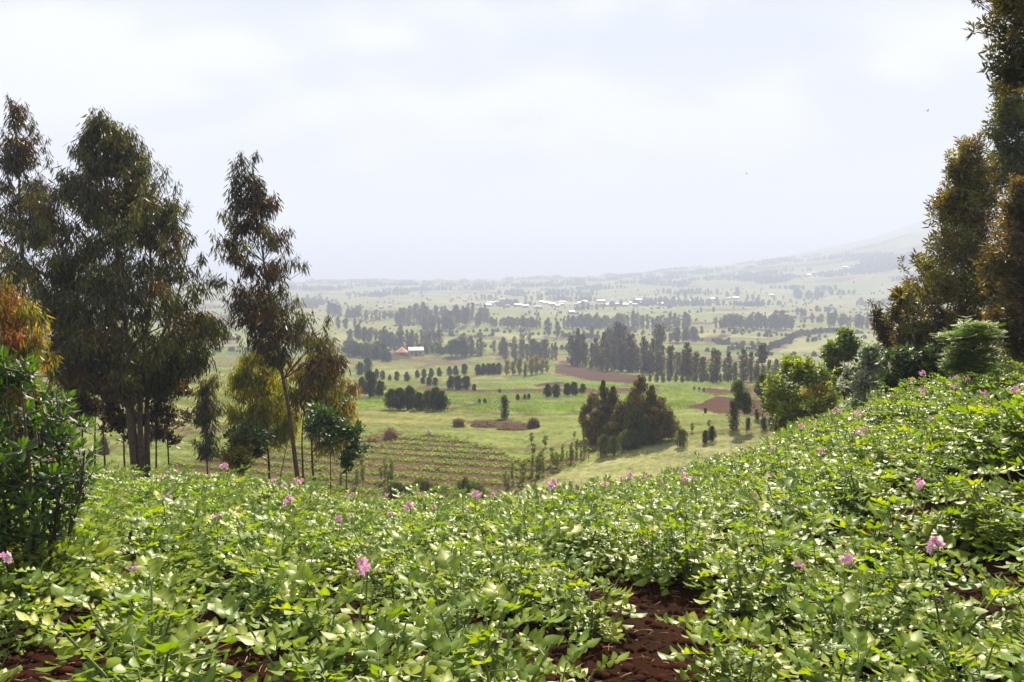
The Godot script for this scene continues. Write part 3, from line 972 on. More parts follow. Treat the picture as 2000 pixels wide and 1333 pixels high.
	near_tree("feathery_shrub", "light green feathery layered shrub under the dark trees", "shrub", "", [[634, 1862, 1940], [652, 1836, 1956], [690, 1838, 1956], [728, 1850, 1935]], 12.5, [[[1900, 760], [1902, 700], [1905, 650]]], 0.035, {"seed": 57, "style": "fern", "mat": "shrub", "a": Color(0.14, 0.20, 0.03), "b": Color(0.24, 0.29, 0.04), "lobes": 60, "per": 8, "lobe": 0.24, "size": 0.55, "squash": 0.25, "wisps": 6})
	near_tree("leafy_bush", "dark green leafy bush at the foot of the bronze trees", "bush", "", [[690, 1745, 1830], [720, 1720, 1850], [760, 1715, 1860]], 17.0, [[[1785, 790], [1785, 750], [1785, 700]]], 0.04, {"seed": 58, "style": "broad", "mat": "shrub", "a": Color(0.05, 0.075, 0.025), "b": Color(0.10, 0.13, 0.035), "lobes": 44, "per": 9, "lobe": 0.26, "size": 0.8})
	near_tree("silvery_bush", "whitish silver-leaved bush between the round tree and the dark trees", "bush", "", [[680, 1690, 1712], [720, 1655, 1735], [760, 1640, 1740], [800, 1640, 1730]], 20.0, [[[1690, 820], [1690, 760], [1695, 700]]], 0.035, {"seed": 59, "style": "broad", "mat": "silver", "a": Color(0.24, 0.27, 0.19), "b": Color(0.42, 0.44, 0.34), "lobes": 34, "per": 9, "lobe": 0.27, "size": 0.75})
	near_tree("round_tree", "round yellow-green tree with orange-tinged leaves at the brow of the slope", "tree", "", [[712, 1530, 1590], [740, 1500, 1640], [775, 1490, 1650], [805, 1492, 1640], [835, 1510, 1610]], 27.0, [[[1575, 860], [1570, 800], [1550, 745]], [[1580, 860], [1590, 800], [1600, 750]]], 0.07, {"seed": 60, "style": "broad", "mat": "shrub", "a": Color(0.13, 0.16, 0.02), "b": Color(0.40, 0.38, 0.03), "c": Color(0.38, 0.18, 0.03), "c_share": 0.16, "lobes": 80, "per": 10, "lobe": 0.36, "size": 1.0})
	near_tree("round_tree", "round dense green tree standing above the yellow-green one", "tree", "", [[652, 1640, 1666], [680, 1612, 1690], [710, 1604, 1702], [745, 1606, 1700], [770, 1625, 1680]], 28.0, [[[1650, 810], [1650, 740], [1648, 680]]], 0.07, {"seed": 61, "style": "broad", "mat": "shrub", "a": Color(0.08, 0.11, 0.018), "b": Color(0.20, 0.22, 0.025), "lobes": 50, "per": 9, "lobe": 0.34, "size": 1.0})
	build_glossy_shrub()

# ---------- the glossy shrub by the left edge ----------
func build_glossy_shrub():
	var g := rng(90)
	var d := 5.2
	var base := on_ground(58, 1090, d)
	var t := thing("glossy_shrub", "tall shrub with glossy pointed leaves at the potato field edge", "shrub", base)
	var leaf := []
	for k in 4:
		var a := Acc.new()
		var c := Color(0.032, 0.062, 0.016).lerp(Color(0.115, 0.175, 0.032), k / 3.0)
		a.leaflet(Vector3.ZERO, Vector3(0, 0, 1), Vector3(1, 0, 0), 0.11, 0.036, 0.45, 0.3, c, Color(c.r * 1.6, c.g * 1.5, c.b * 1.5))
		leaf.append(a)
	var leaf_mesh := []
	for a in leaf:
		leaf_mesh.append(a.mesh())
	var shoot_sets := []
	var shoot_mesh := []
	for s in 5:
		var xs := []
		var all := Acc.new()
		for k in 13:
			var an := k * 2.399 + g.randf_range(-0.2, 0.2)
			var el := lerpf(-0.35, 1.1, k / 12.0) + g.randf_range(-0.12, 0.12)
			var dir := Vector3(cos(an) * cos(el), sin(el), sin(an) * cos(el))
			var right := Vector3.UP.cross(dir).normalized()
			var sc := lerpf(1.05, 0.55, k / 12.0) * g.randf_range(0.85, 1.15)
			var x := Transform3D(Basis(right * sc, dir.cross(right) * sc, dir * sc), Vector3(0, -0.05 + 0.006 * k, 0))
			var w := clampi(int(k / 3.5 + g.randf_range(-0.6, 0.6)), 0, 3)
			xs.append([x, w])
			all.append(leaf[w], x, Color.WHITE)
		shoot_sets.append(xs)
		shoot_mesh.append(all.mesh())
	var rows := [[690, -10, 34], [720, -50, 62], [760, -70, 104], [800, -70, 138], [850, -90, 170], [890, -90, 186], [930, -80, 186], [975, -80, 176], [1020, -70, 150], [1050, -60, 120]]
	var stems := []
	for k in 7:
		var sx: float = [-20, 5, 30, 55, 70, 90, 120][k]
		var tx: float = [-60, -25, 10, 40, 70, 115, 165][k]
		var ty: float = [790, 730, 720, 745, 790, 820, 880][k]
		var dz := g.randf_range(-0.3, 0.3)
		var p0 := on_ground(40.0 + sx * 0.4, 1090, d + dz * 0.4) - base
		var p1 := at((sx + tx) * 0.5 + 14.0, 960, d + dz) - base
		var p2 := at(tx, ty, d + dz) - base
		var line := [p0 - Vector3(0, 0.05, 0), p0.lerp(p1, 0.6) + Vector3(0.01, 0, 0), p1, p1.lerp(p2, 0.5), p2]
		stems.append(line)
		var a := Acc.new()
		a.tube(line, [0.016, 0.013, 0.010, 0.007, 0.004], 6, Color(0.07, 0.05, 0.035))
		part("stem", a.mesh(), M.bark, t)
	var made := 0
	var twigs := Acc.new()
	while made < 230:
		var y := g.randf_range(690, 1050)
		var e := row_at(rows, y)
		if g.randf() * 270.0 > e.y - e.x:
			continue
		var an := g.randf() * TAU
		var q := sqrt(g.randf_range(0.15, 1.0))
		var half := (e.y - e.x) * 0.5 * d / FOC
		var c := at((e.x + e.y) * 0.5, y, d) - base + Vector3(cos(an) * q * half, 0, sin(an) * q * half)
		var best := Vector3.ZERO
		var bd := 1e9
		for line in stems:
			for p in line:
				var dist: float = c.distance_to(p + Vector3(0, 0.1, 0))
				if dist < bd:
					bd = dist
					best = p
		twigs.tube([best, best.lerp(c, 0.6) - Vector3(0, 0.01, 0), c], [0.005, 0.004, 0.003], 4, Color(0.08, 0.07, 0.04))
		var s := g.randi() % 5
		var out := (Vector3(cos(an), 1.3, sin(an) + 0.2)).normalized()
		var bs := Basis(Quaternion(Vector3.UP, out)) * Basis(Vector3.UP, g.randf() * TAU)
		bs = bs.scaled(Vector3.ONE * g.randf_range(0.7, 1.05))
		if made < 22:
			var sh := Node3D.new()
			sh.name = "shoot"
			t.add_child(sh, true)
			sh.transform = Transform3D(bs, c)
			for w in shoot_sets[s]:
				var lf := part("leaf", leaf_mesh[w[1]], M.shrub, sh)
				lf.transform = w[0]
		else:
			var sh := part("shoot", shoot_mesh[s], M.shrub, t)
			sh.transform = Transform3D(bs, c)
		made += 1
	part("twigs", twigs.mesh(), M.bark, t)

# ---------- tree shapes for the middle distance and beyond, one metre tall ----------
func make_shape(called: String, sd: int, o: Dictionary):
	var g := rng(sd)
	var tr := Acc.new()
	var bark: Color = o.get("bark", Color(0.10, 0.08, 0.065))
	var lobes := []
	var lo: float = o.low
	var n: int = o.lobes
	for k in n:
		var t := (k + g.randf()) / n
		var y := lerpf(lo, 0.96, t)
		var w := table(o.profile, t)
		var an := g.randf() * TAU
		var r: float = (w * g.randf_range(0.25, 0.55) + 0.015) * o.get("ragged", 1.0)
		var q := maxf(w - r * 0.8, 0.0) * sqrt(g.randf())
		lobes.append([Vector3(cos(an) * q, y, sin(an) * q), r, g.randf()])
	var th: float = o.get("trunk", 0.02)
	var ns: int = o.get("stems", 1)
	for s in ns:
		var off := Vector3(g.randf_range(-1, 1), 0, g.randf_range(-1, 1)) * (0.0 if ns == 1 else table(o.profile, 0.2) * 0.6)
		var lean := Vector3(g.randf_range(-0.03, 0.03), 0, g.randf_range(-0.03, 0.03))
		tr.tube([off * 0.7 + Vector3(0, -0.03, 0), off * 0.85 + lean + Vector3(0, 0.3, 0), off + lean * 0.5 + Vector3(0, 0.62, 0), off + Vector3(0, 0.88, 0)], [th, th * 0.8, th * 0.5, th * 0.2], 6, bark)
	for l in lobes:
		var c: Vector3 = l[0]
		var from := Vector3(0, maxf(lo * 0.7, c.y - 0.12), 0)
		tr.tube([from, from.lerp(c, 0.6) + Vector3(0, 0.01, 0), c], [th * 0.3, th * 0.2, th * 0.1], 3, bark)
	var cr := Acc.new()
	var ca: Color = o.a
	var cb: Color = o.b
	var leaf: float = o.leaf
	for k in int(o.n):
		var l: Array = lobes[g.randi() % lobes.size()]
		var out := rnd_dir(g)
		var p: Vector3 = l[0] + out * float(l[1]) * pow(g.randf(), 0.4) * Vector3(1, o.get("tall", 1.2), 1)
		if p.y < 0.01:
			p.y = 0.01 + g.randf() * 0.03
		var dir := out
		if o.way == "hang":
			dir = (out * 0.8 + Vector3(0, -0.8, 0)).normalized()
		elif o.way == "up":
			dir = (out * 0.7 + Vector3(0, 1, 0)).normalized()
		elif o.way == "flat":
			dir = (out * Vector3(1, 0.3, 1)).normalized()
		var side := dir.cross(rnd_dir(g)).normalized()
		if o.way == "flat":
			dir = (out * Vector3(1, 0.6, 1) + Vector3(0, 0.1, 0)).normalized()
			side = Vector3.UP.cross(dir).normalized().rotated(dir, g.randf_range(-0.9, 0.9))
		var mixk := smoothstep(0.3, 1.0, float(l[2]))
		if o.get("tips", false):
			mixk = 1.0 if float(l[2]) > 0.55 else 0.15
		cr.chip(p, dir, side, leaf * g.randf_range(0.7, 1.4), leaf * o.get("wide", 0.45) * g.randf_range(0.8, 1.3), jitter(ca.lerp(cb, mixk), g, 0.25))
	P[called] = {"trunk": tr.mesh(), "crown": cr.mesh()}

func put(shape: String, called: String, label: String, category: String, group: String, px: float, py: float, hpx: float, wide := 1.0, start := 33.0, turn := 0.0, at_d := 0.0) -> Node3D:
	var p := hit(px, py, start) if at_d == 0.0 else on_ground(px, py, at_d)
	var h := hpx * -p.z / FOC
	var o := thing(called, label, category, p, group)
	o.rotation.y = turn
	o.scale = Vector3(h * wide, h, h * wide)
	part("trunk", P[shape].trunk, M.bark, o)
	part("crown", P[shape].crown, M.far_leaf, o, "stuff")
	return o

# trees along a line of pixels
func line_of(shapes: Array, n: int, x0: float, y0: float, x1: float, y1: float, h0: float, h1: float, wide: float, called: String, label: String, category: String, group: String, sd: int, spread := 2.0):
	var g := rng(sd)
	for k in n:
		var t := (k + g.randf_range(0.0, 1.0)) / n
		put(shapes[g.randi() % shapes.size()], called, label, category, group, lerpf(x0, x1, t), lerpf(y0, y1, t) + g.randf_range(-spread, spread), g.randf_range(h0, h1), wide * g.randf_range(0.75, 1.45), 33.0, g.randf() * TAU)

func build_valley_trees():
	var blue := Color(0.050, 0.064, 0.040)
	var deep := Color(0.034, 0.044, 0.021)
	var brown := Color(0.10, 0.065, 0.028)
	var narrow := [[0.0, 0.10], [0.2, 0.15], [0.5, 0.155], [0.8, 0.11], [1.0, 0.03]]
	for k in 4:
		make_shape("slim_%d" % k, 200 + k, {"low": 0.08, "lobes": 26, "profile": narrow, "n": 1700, "leaf": 0.04, "way": "hang", "a": deep.lerp(blue, k / 3.0), "b": brown.lerp(blue, 0.5 * (k % 2)), "tips": true})
	for k in 2:
		make_shape("tall_%d" % k, 210 + k, {"low": 0.48, "lobes": 16, "profile": [[0.0, 0.09], [0.4, 0.15], [0.75, 0.14], [1.0, 0.05]], "n": 1800, "leaf": 0.042, "way": "hang", "a": deep, "b": brown, "trunk": 0.013, "tips": true})
	for k in 3:
		make_shape("full_%d" % k, 220 + k, {"low": 0.16, "lobes": 26, "profile": [[0.0, 0.18], [0.35, 0.30], [0.7, 0.25], [1.0, 0.06]], "n": 2600, "leaf": 0.05, "way": "hang", "a": deep.lerp(blue, 0.5), "b": Color(0.07, 0.07, 0.035).lerp(brown, 0.3 * k), "trunk": 0.025, "tips": true})
	for k in 3:
		make_shape("bush_%d" % k, 230 + k, {"low": 0.12, "lobes": 30, "profile": [[0.0, 0.36], [0.4, 0.46], [0.8, 0.36], [1.0, 0.16]], "n": 2600, "leaf": 0.09, "wide": 0.3, "way": "up", "a": Color(0.030, 0.040, 0.024), "b": Color(0.055, 0.066, 0.036), "trunk": 0.02, "stems": 6})
	for k in 2:
		make_shape("pale_bush_%d" % k, 240 + k, {"low": 0.12, "lobes": 26, "profile": [[0.0, 0.36], [0.4, 0.46], [0.8, 0.36], [1.0, 0.16]], "n": 2200, "leaf": 0.09, "wide": 0.3, "way": "up", "a": Color(0.06, 0.075, 0.038), "b": Color(0.13, 0.145, 0.09), "trunk": 0.02, "stems": 5})
	for k in 2:
		make_shape("bamboo_%d" % k, 250 + k, {"low": 0.2, "lobes": 22, "profile": [[0.0, 0.15], [0.5, 0.26], [0.85, 0.2], [1.0, 0.1]], "n": 1600, "leaf": 0.07, "wide": 0.3, "way": "hang", "a": Color(0.17, 0.15, 0.06), "b": Color(0.26, 0.22, 0.08), "trunk": 0.012, "stems": 7, "bark": Color(0.2, 0.17, 0.07)})
	for k in 3:
		make_shape("thicket_%d" % k, 260 + k, {"low": 0.06, "lobes": 60, "profile": [[0.0, 0.24], [0.25, 0.30], [0.6, 0.20], [0.85, 0.10], [1.0, 0.02]], "n": 6500, "leaf": 0.034, "way": "hang", "a": Color(0.062, 0.068, 0.022), "ragged": 0.7, "b": [Color(0.19, 0.125, 0.035), Color(0.14, 0.125, 0.028), Color(0.22, 0.13, 0.04)][k], "trunk": 0.016, "stems": 3, "tips": true})
	for k in 2:
		make_shape("thick_%d" % k, 265 + k, {"low": 0.1, "lobes": 34, "profile": [[0.0, 0.22], [0.4, 0.30], [0.75, 0.24], [1.0, 0.10]], "n": 5200, "leaf": 0.036, "way": "hang", "a": Color(0.062, 0.070, 0.022), "b": Color(0.21, 0.135, 0.04), "ragged": 0.75, "trunk": 0.016, "stems": 3, "tips": true})
	for k in 2:
		make_shape("umbrella_%d" % k, 270 + k, {"low": 0.5, "lobes": 18, "profile": [[0.0, 0.16], [0.4, 0.34], [0.75, 0.3], [1.0, 0.12]], "n": 2600, "leaf": 0.06, "wide": 0.6, "way": "flat", "a": Color(0.06, 0.09, 0.025), "b": Color(0.13, 0.17, 0.035), "trunk": 0.022, "tall": 0.8})
	for k in 2:
		make_shape("stalk_%d" % k, 280 + k, {"stems": 3, "low": 0.25, "lobes": 14, "profile": [[0.0, 0.06], [0.6, 0.11], [1.0, 0.04]], "n": 170, "leaf": 0.11, "wide": 0.35, "way": "up", "a": Color(0.10, 0.125, 0.06), "b": Color(0.19, 0.21, 0.11), "trunk": 0.007})
	make_shape("leafy_0", 290, {"low": 0.1, "lobes": 24, "profile": [[0.0, 0.16], [0.3, 0.3], [0.7, 0.24], [1.0, 0.1]], "n": 2600, "leaf": 0.06, "wide": 0.5, "way": "flat", "a": Color(0.055, 0.075, 0.035), "b": Color(0.10, 0.12, 0.05), "trunk": 0.02})
	var slim := ["slim_0", "slim_1", "slim_2", "slim_3"]
	var full := ["full_0", "full_1", "full_2"]
	var bush := ["bush_0", "bush_1", "bush_2"]
	var pale := ["pale_bush_0", "pale_bush_1"]
	var mixed := ["slim_0", "slim_1", "slim_2", "slim_3", "full_0", "full_1", "full_2"]
	# thicket of young eucalyptus in the near valley
	for q in [[1158, 858, 96, 1.0], [1177, 860, 124, 0.8], [1197, 860, 112, 0.9], [1214, 864, 84, 1.1], [1232, 862, 104, 0.95], [1251, 862, 132, 0.85], [1272, 862, 116, 0.95], [1290, 862, 92, 1.05], [1308, 860, 62, 1.2], [1165, 866, 74, 1.3], [1204, 868, 70, 1.3], [1242, 868, 80, 1.3], [1278, 866, 78, 1.3], [1144, 860, 72, 1.0]]:
		put(["thick_0", "thick_1", "thicket_1", "thick_0", "thick_1"][int(q[0]) % 5], "young_eucalyptus", "rusty-topped young eucalyptus in the dense thicket at the valley bottom", "tree", "thicket of young eucalyptus in the valley", q[0], q[1], q[2], q[3], 38.0, q[0])
	for q in [[1193, 868, 42], [1258, 870, 46]]:
		put("pale_bush_%d" % (int(q[0]) % 2), "silvery_bush", "silvery bush growing inside the valley thicket", "bush", "silvery bushes in the thicket", q[0], q[1], q[2], 0.8, 38.0, 0.0)
	# bushes along the foot of the slope
	for q in [[1178, 893, 42, 0.9], [1198, 890, 36, 0.9], [1222, 882, 40, 1.1], [1240, 878, 34, 1.0], [1276, 868, 36, 0.9]]:
		put(pale[int(q[0]) % 2], "valley_bush", "grey-green bush in the hedge in front of the thicket", "bush", "hedge in front of the thicket", q[0], q[1], q[2], q[3], 38.0, q[0])
	put("pale_bush_0", "valley_bush", "round grey-green bush alone on the pale slope beside the thicket", "bush", "", 1332, 874, 34, 1.1, 36.0)
	for q in [[1378, 868, 26, 0.7], [1391, 864, 30, 0.7]]:
		put("bush_0", "valley_bush", "small dark bush of a pair on the pale slope", "bush", "pair of bushes on the slope", q[0], q[1], q[2], q[3], 36.0, q[0])
	for q in [[770, 968, 52, 0.9], [795, 972, 46, 1.0], [820, 974, 56, 1.0], [848, 975, 48, 1.0], [905, 972, 60, 0.7], [930, 968, 50, 0.9]]:
		put("pale_bush_%d" % (int(q[0]) % 2), "leafy_bush", "leafy bush just below the brow of the potato field", "bush", "bushes below the brow of the field", q[0], q[1], q[2] * 1.1, q[3] * 1.3, 30.0, q[0], 35.0)
	var gs := rng(55)
	for k in 30:
		var x := 985.0 + k * 5.6 + gs.randf_range(-9, 9)
		var y := 958.0 - k * 2.4 + gs.randf_range(-10, 10)
		put("stalk_%d" % (k % 2), "upright_stalk", "thin upright leafy stalk in the row at the foot of the pale slope", "stalk plant", "row of upright stalks", x, y, gs.randf_range(14, 46), gs.randf_range(0.7, 1.6), 32.0, k)
	for k in 12:
		put("stalk_%d" % (k % 2), "upright_stalk", "thin upright leafy stalk standing among the potato rows", "stalk plant", "stalks among the potato rows", gs.randf_range(650, 770), gs.randf_range(935, 960), gs.randf_range(25, 45), 1.2, 32.0, k)
	for q in [[1038, 868, 22], [1065, 876, 24], [1042, 893, 26], [1122, 857, 14], [1385, 837, 16], [1318, 850, 24], [1352, 845, 18]]:
		put("stalk_0", "valley_sapling", "small dark sapling alone in the valley crops", "sapling", "small saplings in the crops", q[0], q[1], q[2], 2.2, 36.0, q[0])
	# bushes of the middle valley
	for x in [764, 781, 800, 819, 836, 852, 864]:
		put(bush[x % 3], "valley_bush", "dark upright bush in the large hedge clump above the yellow field", "bush", "large hedge clump", x, 803.0 - (x % 3), 40.0 + (x * 7 % 13) - 6, 0.95, 40.0, x)
	for q in [[708, 770, 32, 0.8], [724, 778, 50, 0.75], [742, 778, 32, 0.9]]:
		put(bush[int(q[0]) % 3], "valley_bush", "dark bush in the group of three near the large hedge clump", "bush", "group of three bushes", q[0], q[1], q[2], q[3], 40.0, q[0])
	for q in [[880, 761, 25], [895, 763, 27], [910, 762, 26]]:
		put(bush[int(q[0]) % 3], "valley_bush", "dark bush in the short rounded hedge behind the large clump", "bush", "short rounded hedge", q[0], q[1], q[2], 1.0, 40.0, q[0])
	for q in [[826, 752, 14], [838, 755, 17], [850, 755, 16]]:
		put(bush[int(q[0]) % 3], "valley_bush", "low dark bush beside the short rounded hedge", "bush", "low bushes", q[0], q[1], q[2], 1.0, 40.0, q[0])
	for q in [[815, 739, 15], [828, 739, 17], [842, 739, 18], [858, 736, 17], [878, 735, 18], [890, 735, 19], [907, 733, 21], [703, 735, 26], [718, 737, 18], [735, 740, 18], [747, 742, 17], [761, 744, 11], [775, 745, 18], [795, 748, 20], [718, 732, 30]]:
		put(bush[int(q[0]) % 3], "valley_bush", "dark bush in the broken hedge line below the farmhouse", "bush", "broken hedge below the farmhouse", q[0], q[1], q[2], 0.85, 40.0, q[0])
	for x in [934, 944, 954, 964, 974]:
		put(bush[x % 3], "valley_bush", "dark bush in the clipped hedge beside the bright green strip", "bush", "clipped hedge by the green strip", x, 735.0 - (x - 934) * 0.06, 22, 0.9, 40.0, x)
	for q in [[1070, 777, 25], [1086, 777, 25], [1108, 774, 24], [1121, 774, 26], [1138, 771, 20]]:
		put(bush[int(q[0]) % 3], "valley_bush", "round dark bush beside the small ploughed plot", "bush", "round bushes by the small plot", q[0], q[1], q[2], 0.95, 40.0, q[0])
	for q in [[1011, 783, 12], [1025, 781, 10], [1033, 781, 11], [936, 790, 10], [947, 789, 10], [976, 770, 9], [926, 765, 14], [1356, 764, 8], [1366, 766, 9], [1375, 767, 9], [1430, 768, 9], [1378, 808, 10]]:
		put(bush[int(q[0]) % 3], "valley_bush", "very small dark bush dotted among the valley fields", "bush", "small bushes dotted in the fields", q[0], q[1], q[2], 0.9, 40.0, q[0])
	put("leafy_0", "valley_tree", "crooked small tree alone above the soil bank", "tree", "", 985, 818, 46, 1.0, 40.0, 1.0)
	for q in [[990, 735, 34], [1003, 734, 30], [1015, 733, 36], [1038, 734, 38], [1048, 732, 40], [1058, 731, 32], [1068, 729, 26], [1005, 680, 24], [1020, 676, 26], [1035, 674, 26], [965, 690, 26], [978, 692, 24]]:
		put("bamboo_%d" % (int(q[0]) % 2), "bamboo_clump", "pale yellow bamboo clump among the valley trees", "bamboo", "bamboo clumps in the valley", q[0], q[1], q[2], 1.0, 40.0, q[0])
	put("slim_0", "valley_tree", "dark slim tree in front of the yellow bamboo clumps", "tree", "", 1026, 738, 30, 1.2, 40.0, 1.0)
	# rows of slim eucalyptus
	var row_label := "slim dark eucalyptus in the long row behind the ploughed field"
	line_of(slim, 36, 1114, 714, 1372, 744, 42, 80, 1.05, "row_eucalyptus", row_label, "tree", "long row of eucalyptus", 301, 3.0)
	line_of(slim, 15, 1372, 746, 1505, 748, 34, 74, 1.05, "row_eucalyptus", row_label, "tree", "long row of eucalyptus", 302, 3.0)
	for q in [[1190, 710, 70], [1205, 712, 84], [1216, 712, 80], [1228, 714, 62]]:
		put("full_%d" % (int(q[0]) % 3), "row_eucalyptus", "broad eucalyptus crown rising above the long row", "tree", "broad crowns above the row", q[0], q[1], q[2], 0.9, 40.0, q[0])
	put("tall_0", "row_eucalyptus", "tall eucalyptus with bare trunk and rounded head above the row", "tree", "", 1286, 712, 84, 1.1, 40.0, 1.0)
	put("tall_1", "row_eucalyptus", "tall bare-trunked eucalyptus near the open end of the row", "tree", "", 1487, 742, 74, 1.2, 40.0, 1.0)
	for q in [[1516, 740, 40], [1545, 735, 26]]:
		put("full_0", "row_eucalyptus", "short bushy eucalyptus past the end of the long row", "tree", "bushy trees past the row end", q[0], q[1], q[2], 0.9, 40.0, q[0])
	for k in 13:
		put(pale[k % 2], "roadside_bush", "pale bush at the foot of the long eucalyptus row", "bush", "pale bushes at the foot of the row", 1270.0 + k * 12.5, 746.0 + (k % 3), 13.0 + (k * 5 % 6), 0.8, 40.0, k)
	line_of(["full_1", "full_2", "slim_1"], 7, 1306, 668, 1366, 668, 20, 32, 1.0, "valley_tree", "hazy tree in the small grove behind the long row", "tree", "grove behind the long row", 303)
	line_of(mixed, 8, 880, 696, 946, 694, 30, 42, 1.3, "valley_tree", "dark tree in the compact grove beside the farmhouse", "tree", "grove beside the farmhouse", 304)
	line_of(mixed, 13, 976, 702, 1088, 706, 34, 48, 1.1, "valley_tree", "dark tree in the grove around the bamboo", "tree", "grove around the bamboo", 305, 4.0)
	line_of(full, 9, 683, 668, 754, 668, 24, 34, 0.9, "valley_tree", "rounded tree in the grove behind the tall hedge", "tree", "rounded grove", 306, 4.0)
	line_of(mixed, 6, 742, 682, 786, 680, 28, 40, 1.2, "valley_tree", "dark tree behind the thatched hut", "tree", "trees behind the hut", 307, 2.0)
	line_of(mixed, 9, 788, 678, 862, 680, 24, 40, 1.1, "valley_tree", "dark tree in the ragged row behind the white-roofed farmhouse", "tree", "ragged row behind the farmhouse", 308, 3.0)
	line_of(pale + bush, 14, 678, 690, 760, 704, 18, 32, 1.1, "valley_bush", "grey-green bush in the tall hedge beside the thatched hut", "bush", "tall hedge beside the hut", 309, 5.0)
	line_of(pale + bush, 8, 800, 686, 880, 694, 10, 18, 1.1, "valley_bush", "bush around the farmhouse yard", "bush", "bushes around the farmhouse", 312, 3.0)
	line_of(mixed, 30, 774, 632, 956, 634, 26, 42, 1.1, "wood_tree", "hazy dark tree in the wood on the low rise", "tree", "wood on the low rise", 310, 5.0)
	line_of(mixed, 11, 824, 645, 886, 646, 24, 32, 1.1, "wood_tree", "tree at the front edge of the wood on the low rise", "tree", "front of the wood", 311, 2.0)
	put("full_0", "valley_tree", "wider one of the two large rounded trees standing together in the open fields", "tree", "", 1070, 656, 36, 0.95, 40.0, 0.0)
	put("full_1", "valley_tree", "narrower one of the two large rounded trees standing together in the open fields", "tree", "", 1088, 660, 34, 0.75, 40.0, 0.0)
	put("full_2", "valley_tree", "rounded tree alone between the pair of trees and the broad crowns", "tree", "", 1156, 664, 28, 0.9, 40.0, 0.0)
	for q in [[660, 643, 26], [676, 644, 24], [693, 640, 18], [782, 642, 16], [782, 655, 22], [1017, 655, 16], [1028, 655, 9]]:
		put(full[int(q[0]) % 3], "valley_tree", "small lone tree in the hazy middle fields", "tree", "lone trees in the middle fields", q[0], q[1], q[2], 0.9, 40.0, q[0])
	line_of(mixed, 11, 992, 640, 1056, 642, 18, 26, 1.2, "distant_tree", "hazy tree in the row between the wood and the paired trees", "tree", "trees between the wood and the pair", 320, 1.5)
	line_of(mixed, 5, 957, 637, 984, 637, 14, 24, 1.2, "distant_tree", "hazy tree at the tapering edge of the wood", "tree", "trees at the edge of the wood", 321, 1.5)
	line_of(mixed, 24, 1098, 642, 1228, 642, 18, 32, 1.2, "distant_tree", "hazy blue tree in the row behind the broad crowns", "tree", "trees behind the broad crowns", 322, 1.5)
	line_of(mixed, 18, 1230, 641, 1345, 642, 20, 34, 1.2, "distant_tree", "hazy blue tree in the row behind the tall bare-trunked eucalyptus", "tree", "trees behind the bare-trunked eucalyptus", 323, 1.5)
	line_of(mixed, 28, 1398, 642, 1547, 644, 20, 38, 1.15, "distant_tree", "hazy dark tree in the grove beyond the pale squares of field", "tree", "grove beyond the pale fields", 324, 1.5)
	line_of(full, 4, 638, 618, 668, 618, 22, 32, 1.0, "distant_tree", "very hazy tree beyond the rounded grove", "tree", "very hazy trees", 325)
	line_of(full, 4, 674, 624, 700, 624, 18, 26, 1.0, "distant_tree", "very hazy tree beyond the rounded grove", "tree", "very hazy trees", 326)
	line_of(mixed, 10, 700, 626, 776, 625, 12, 22, 1.3, "distant_tree", "very hazy tree beyond the rounded grove", "tree", "very hazy trees", 327)
	line_of(bush, 12, 1422, 684, 1478, 684, 6, 11, 1.0, "valley_bush", "tiny bush in the hedge across the green fields", "bush", "hedge across the green fields", 328, 1.0)
	line_of(bush, 20, 1500, 686, 1566, 654, 9, 12, 1.3, "valley_bush", "dark bush in the straight hedge running up between the pale fields", "bush", "straight dark hedge", 329, 0.6)
	line_of(bush, 14, 1566, 654, 1650, 648, 8, 12, 1.4, "valley_bush", "dark bush in the straight hedge running up between the pale fields", "bush", "straight dark hedge", 330, 1.5)
	line_of(mixed, 12, 1612, 636, 1706, 642, 20, 32, 1.1, "distant_tree", "hazy tree in the field below the bronze trees", "tree", "hazy trees below the bronze trees", 331, 2.0)
	line_of(full, 9, 1547, 583, 1613, 584, 12, 22, 1.1, "distant_tree", "hazy tree on the lower slope of the far hill", "tree", "trees on the far slope", 332, 2.0)
	line_of(full, 8, 1620, 576, 1674, 576, 8, 14, 1.2, "distant_tree", "hazy tree on the lower slope of the far hill", "tree", "trees on the far slope", 333, 1.0)
	line_of(full, 9, 1674, 600, 1742, 600, 12, 20, 1.1, "distant_tree", "hazy tree on the lower slope of the far hill", "tree", "trees on the far slope", 334, 2.0)
	line_of(full, 7, 1555, 616, 1610, 634, 10, 20, 1.0, "distant_tree", "hazy tree on the lower slope of the far hill", "tree", "trees on the far slope", 335, 3.0)
	for q in [[1441, 581, 21], [1420, 584, 15], [1460, 588, 13], [1470, 588, 14], [1482, 588, 13], [1369, 611, 11], [1394, 611, 12], [1433, 605, 6], [1512, 588, 11], [1530, 585, 8], [1325, 583, 13], [1338, 584, 16], [1350, 586, 10]]:
		put(full[int(q[0]) % 3], "distant_tree", "hazy tree near the village houses", "tree", "trees near the village", q[0], q[1], q[2], 1.1, 40.0, q[0])
	for q in [[1432, 840, 60, "leafy_0", 0.9], [1440, 842, 102, "umbrella_0", 0.5], [1458, 842, 76, "umbrella_1", 0.6]]:
		put(q[3], "umbrella_tree", "small tree pruned into tufts beside the ploughed field", "tree", "pruned trees beside the ploughed field", q[0], q[1], q[2], q[4], 40.0, 1.0)
	put("umbrella_1", "umbrella_tree", "flat-topped green tree next to the round yellow-green one", "tree", "", 1490, 815, 86, 0.75, 33.0, 1.0)
	for q in [[1462, 838, 22], [1492, 842, 28], [1506, 838, 24], [1478, 820, 20]]:
		put("leafy_0", "valley_bush", "dark bush at the edge of the pale slope below the round tree", "bush", "bushes below the round tree", q[0], q[1], q[2], 1.2, 33.0, q[0])
	# woods and scattered trees too far away to count
	var g := rng(500)
	var xf := []
	var cl := []
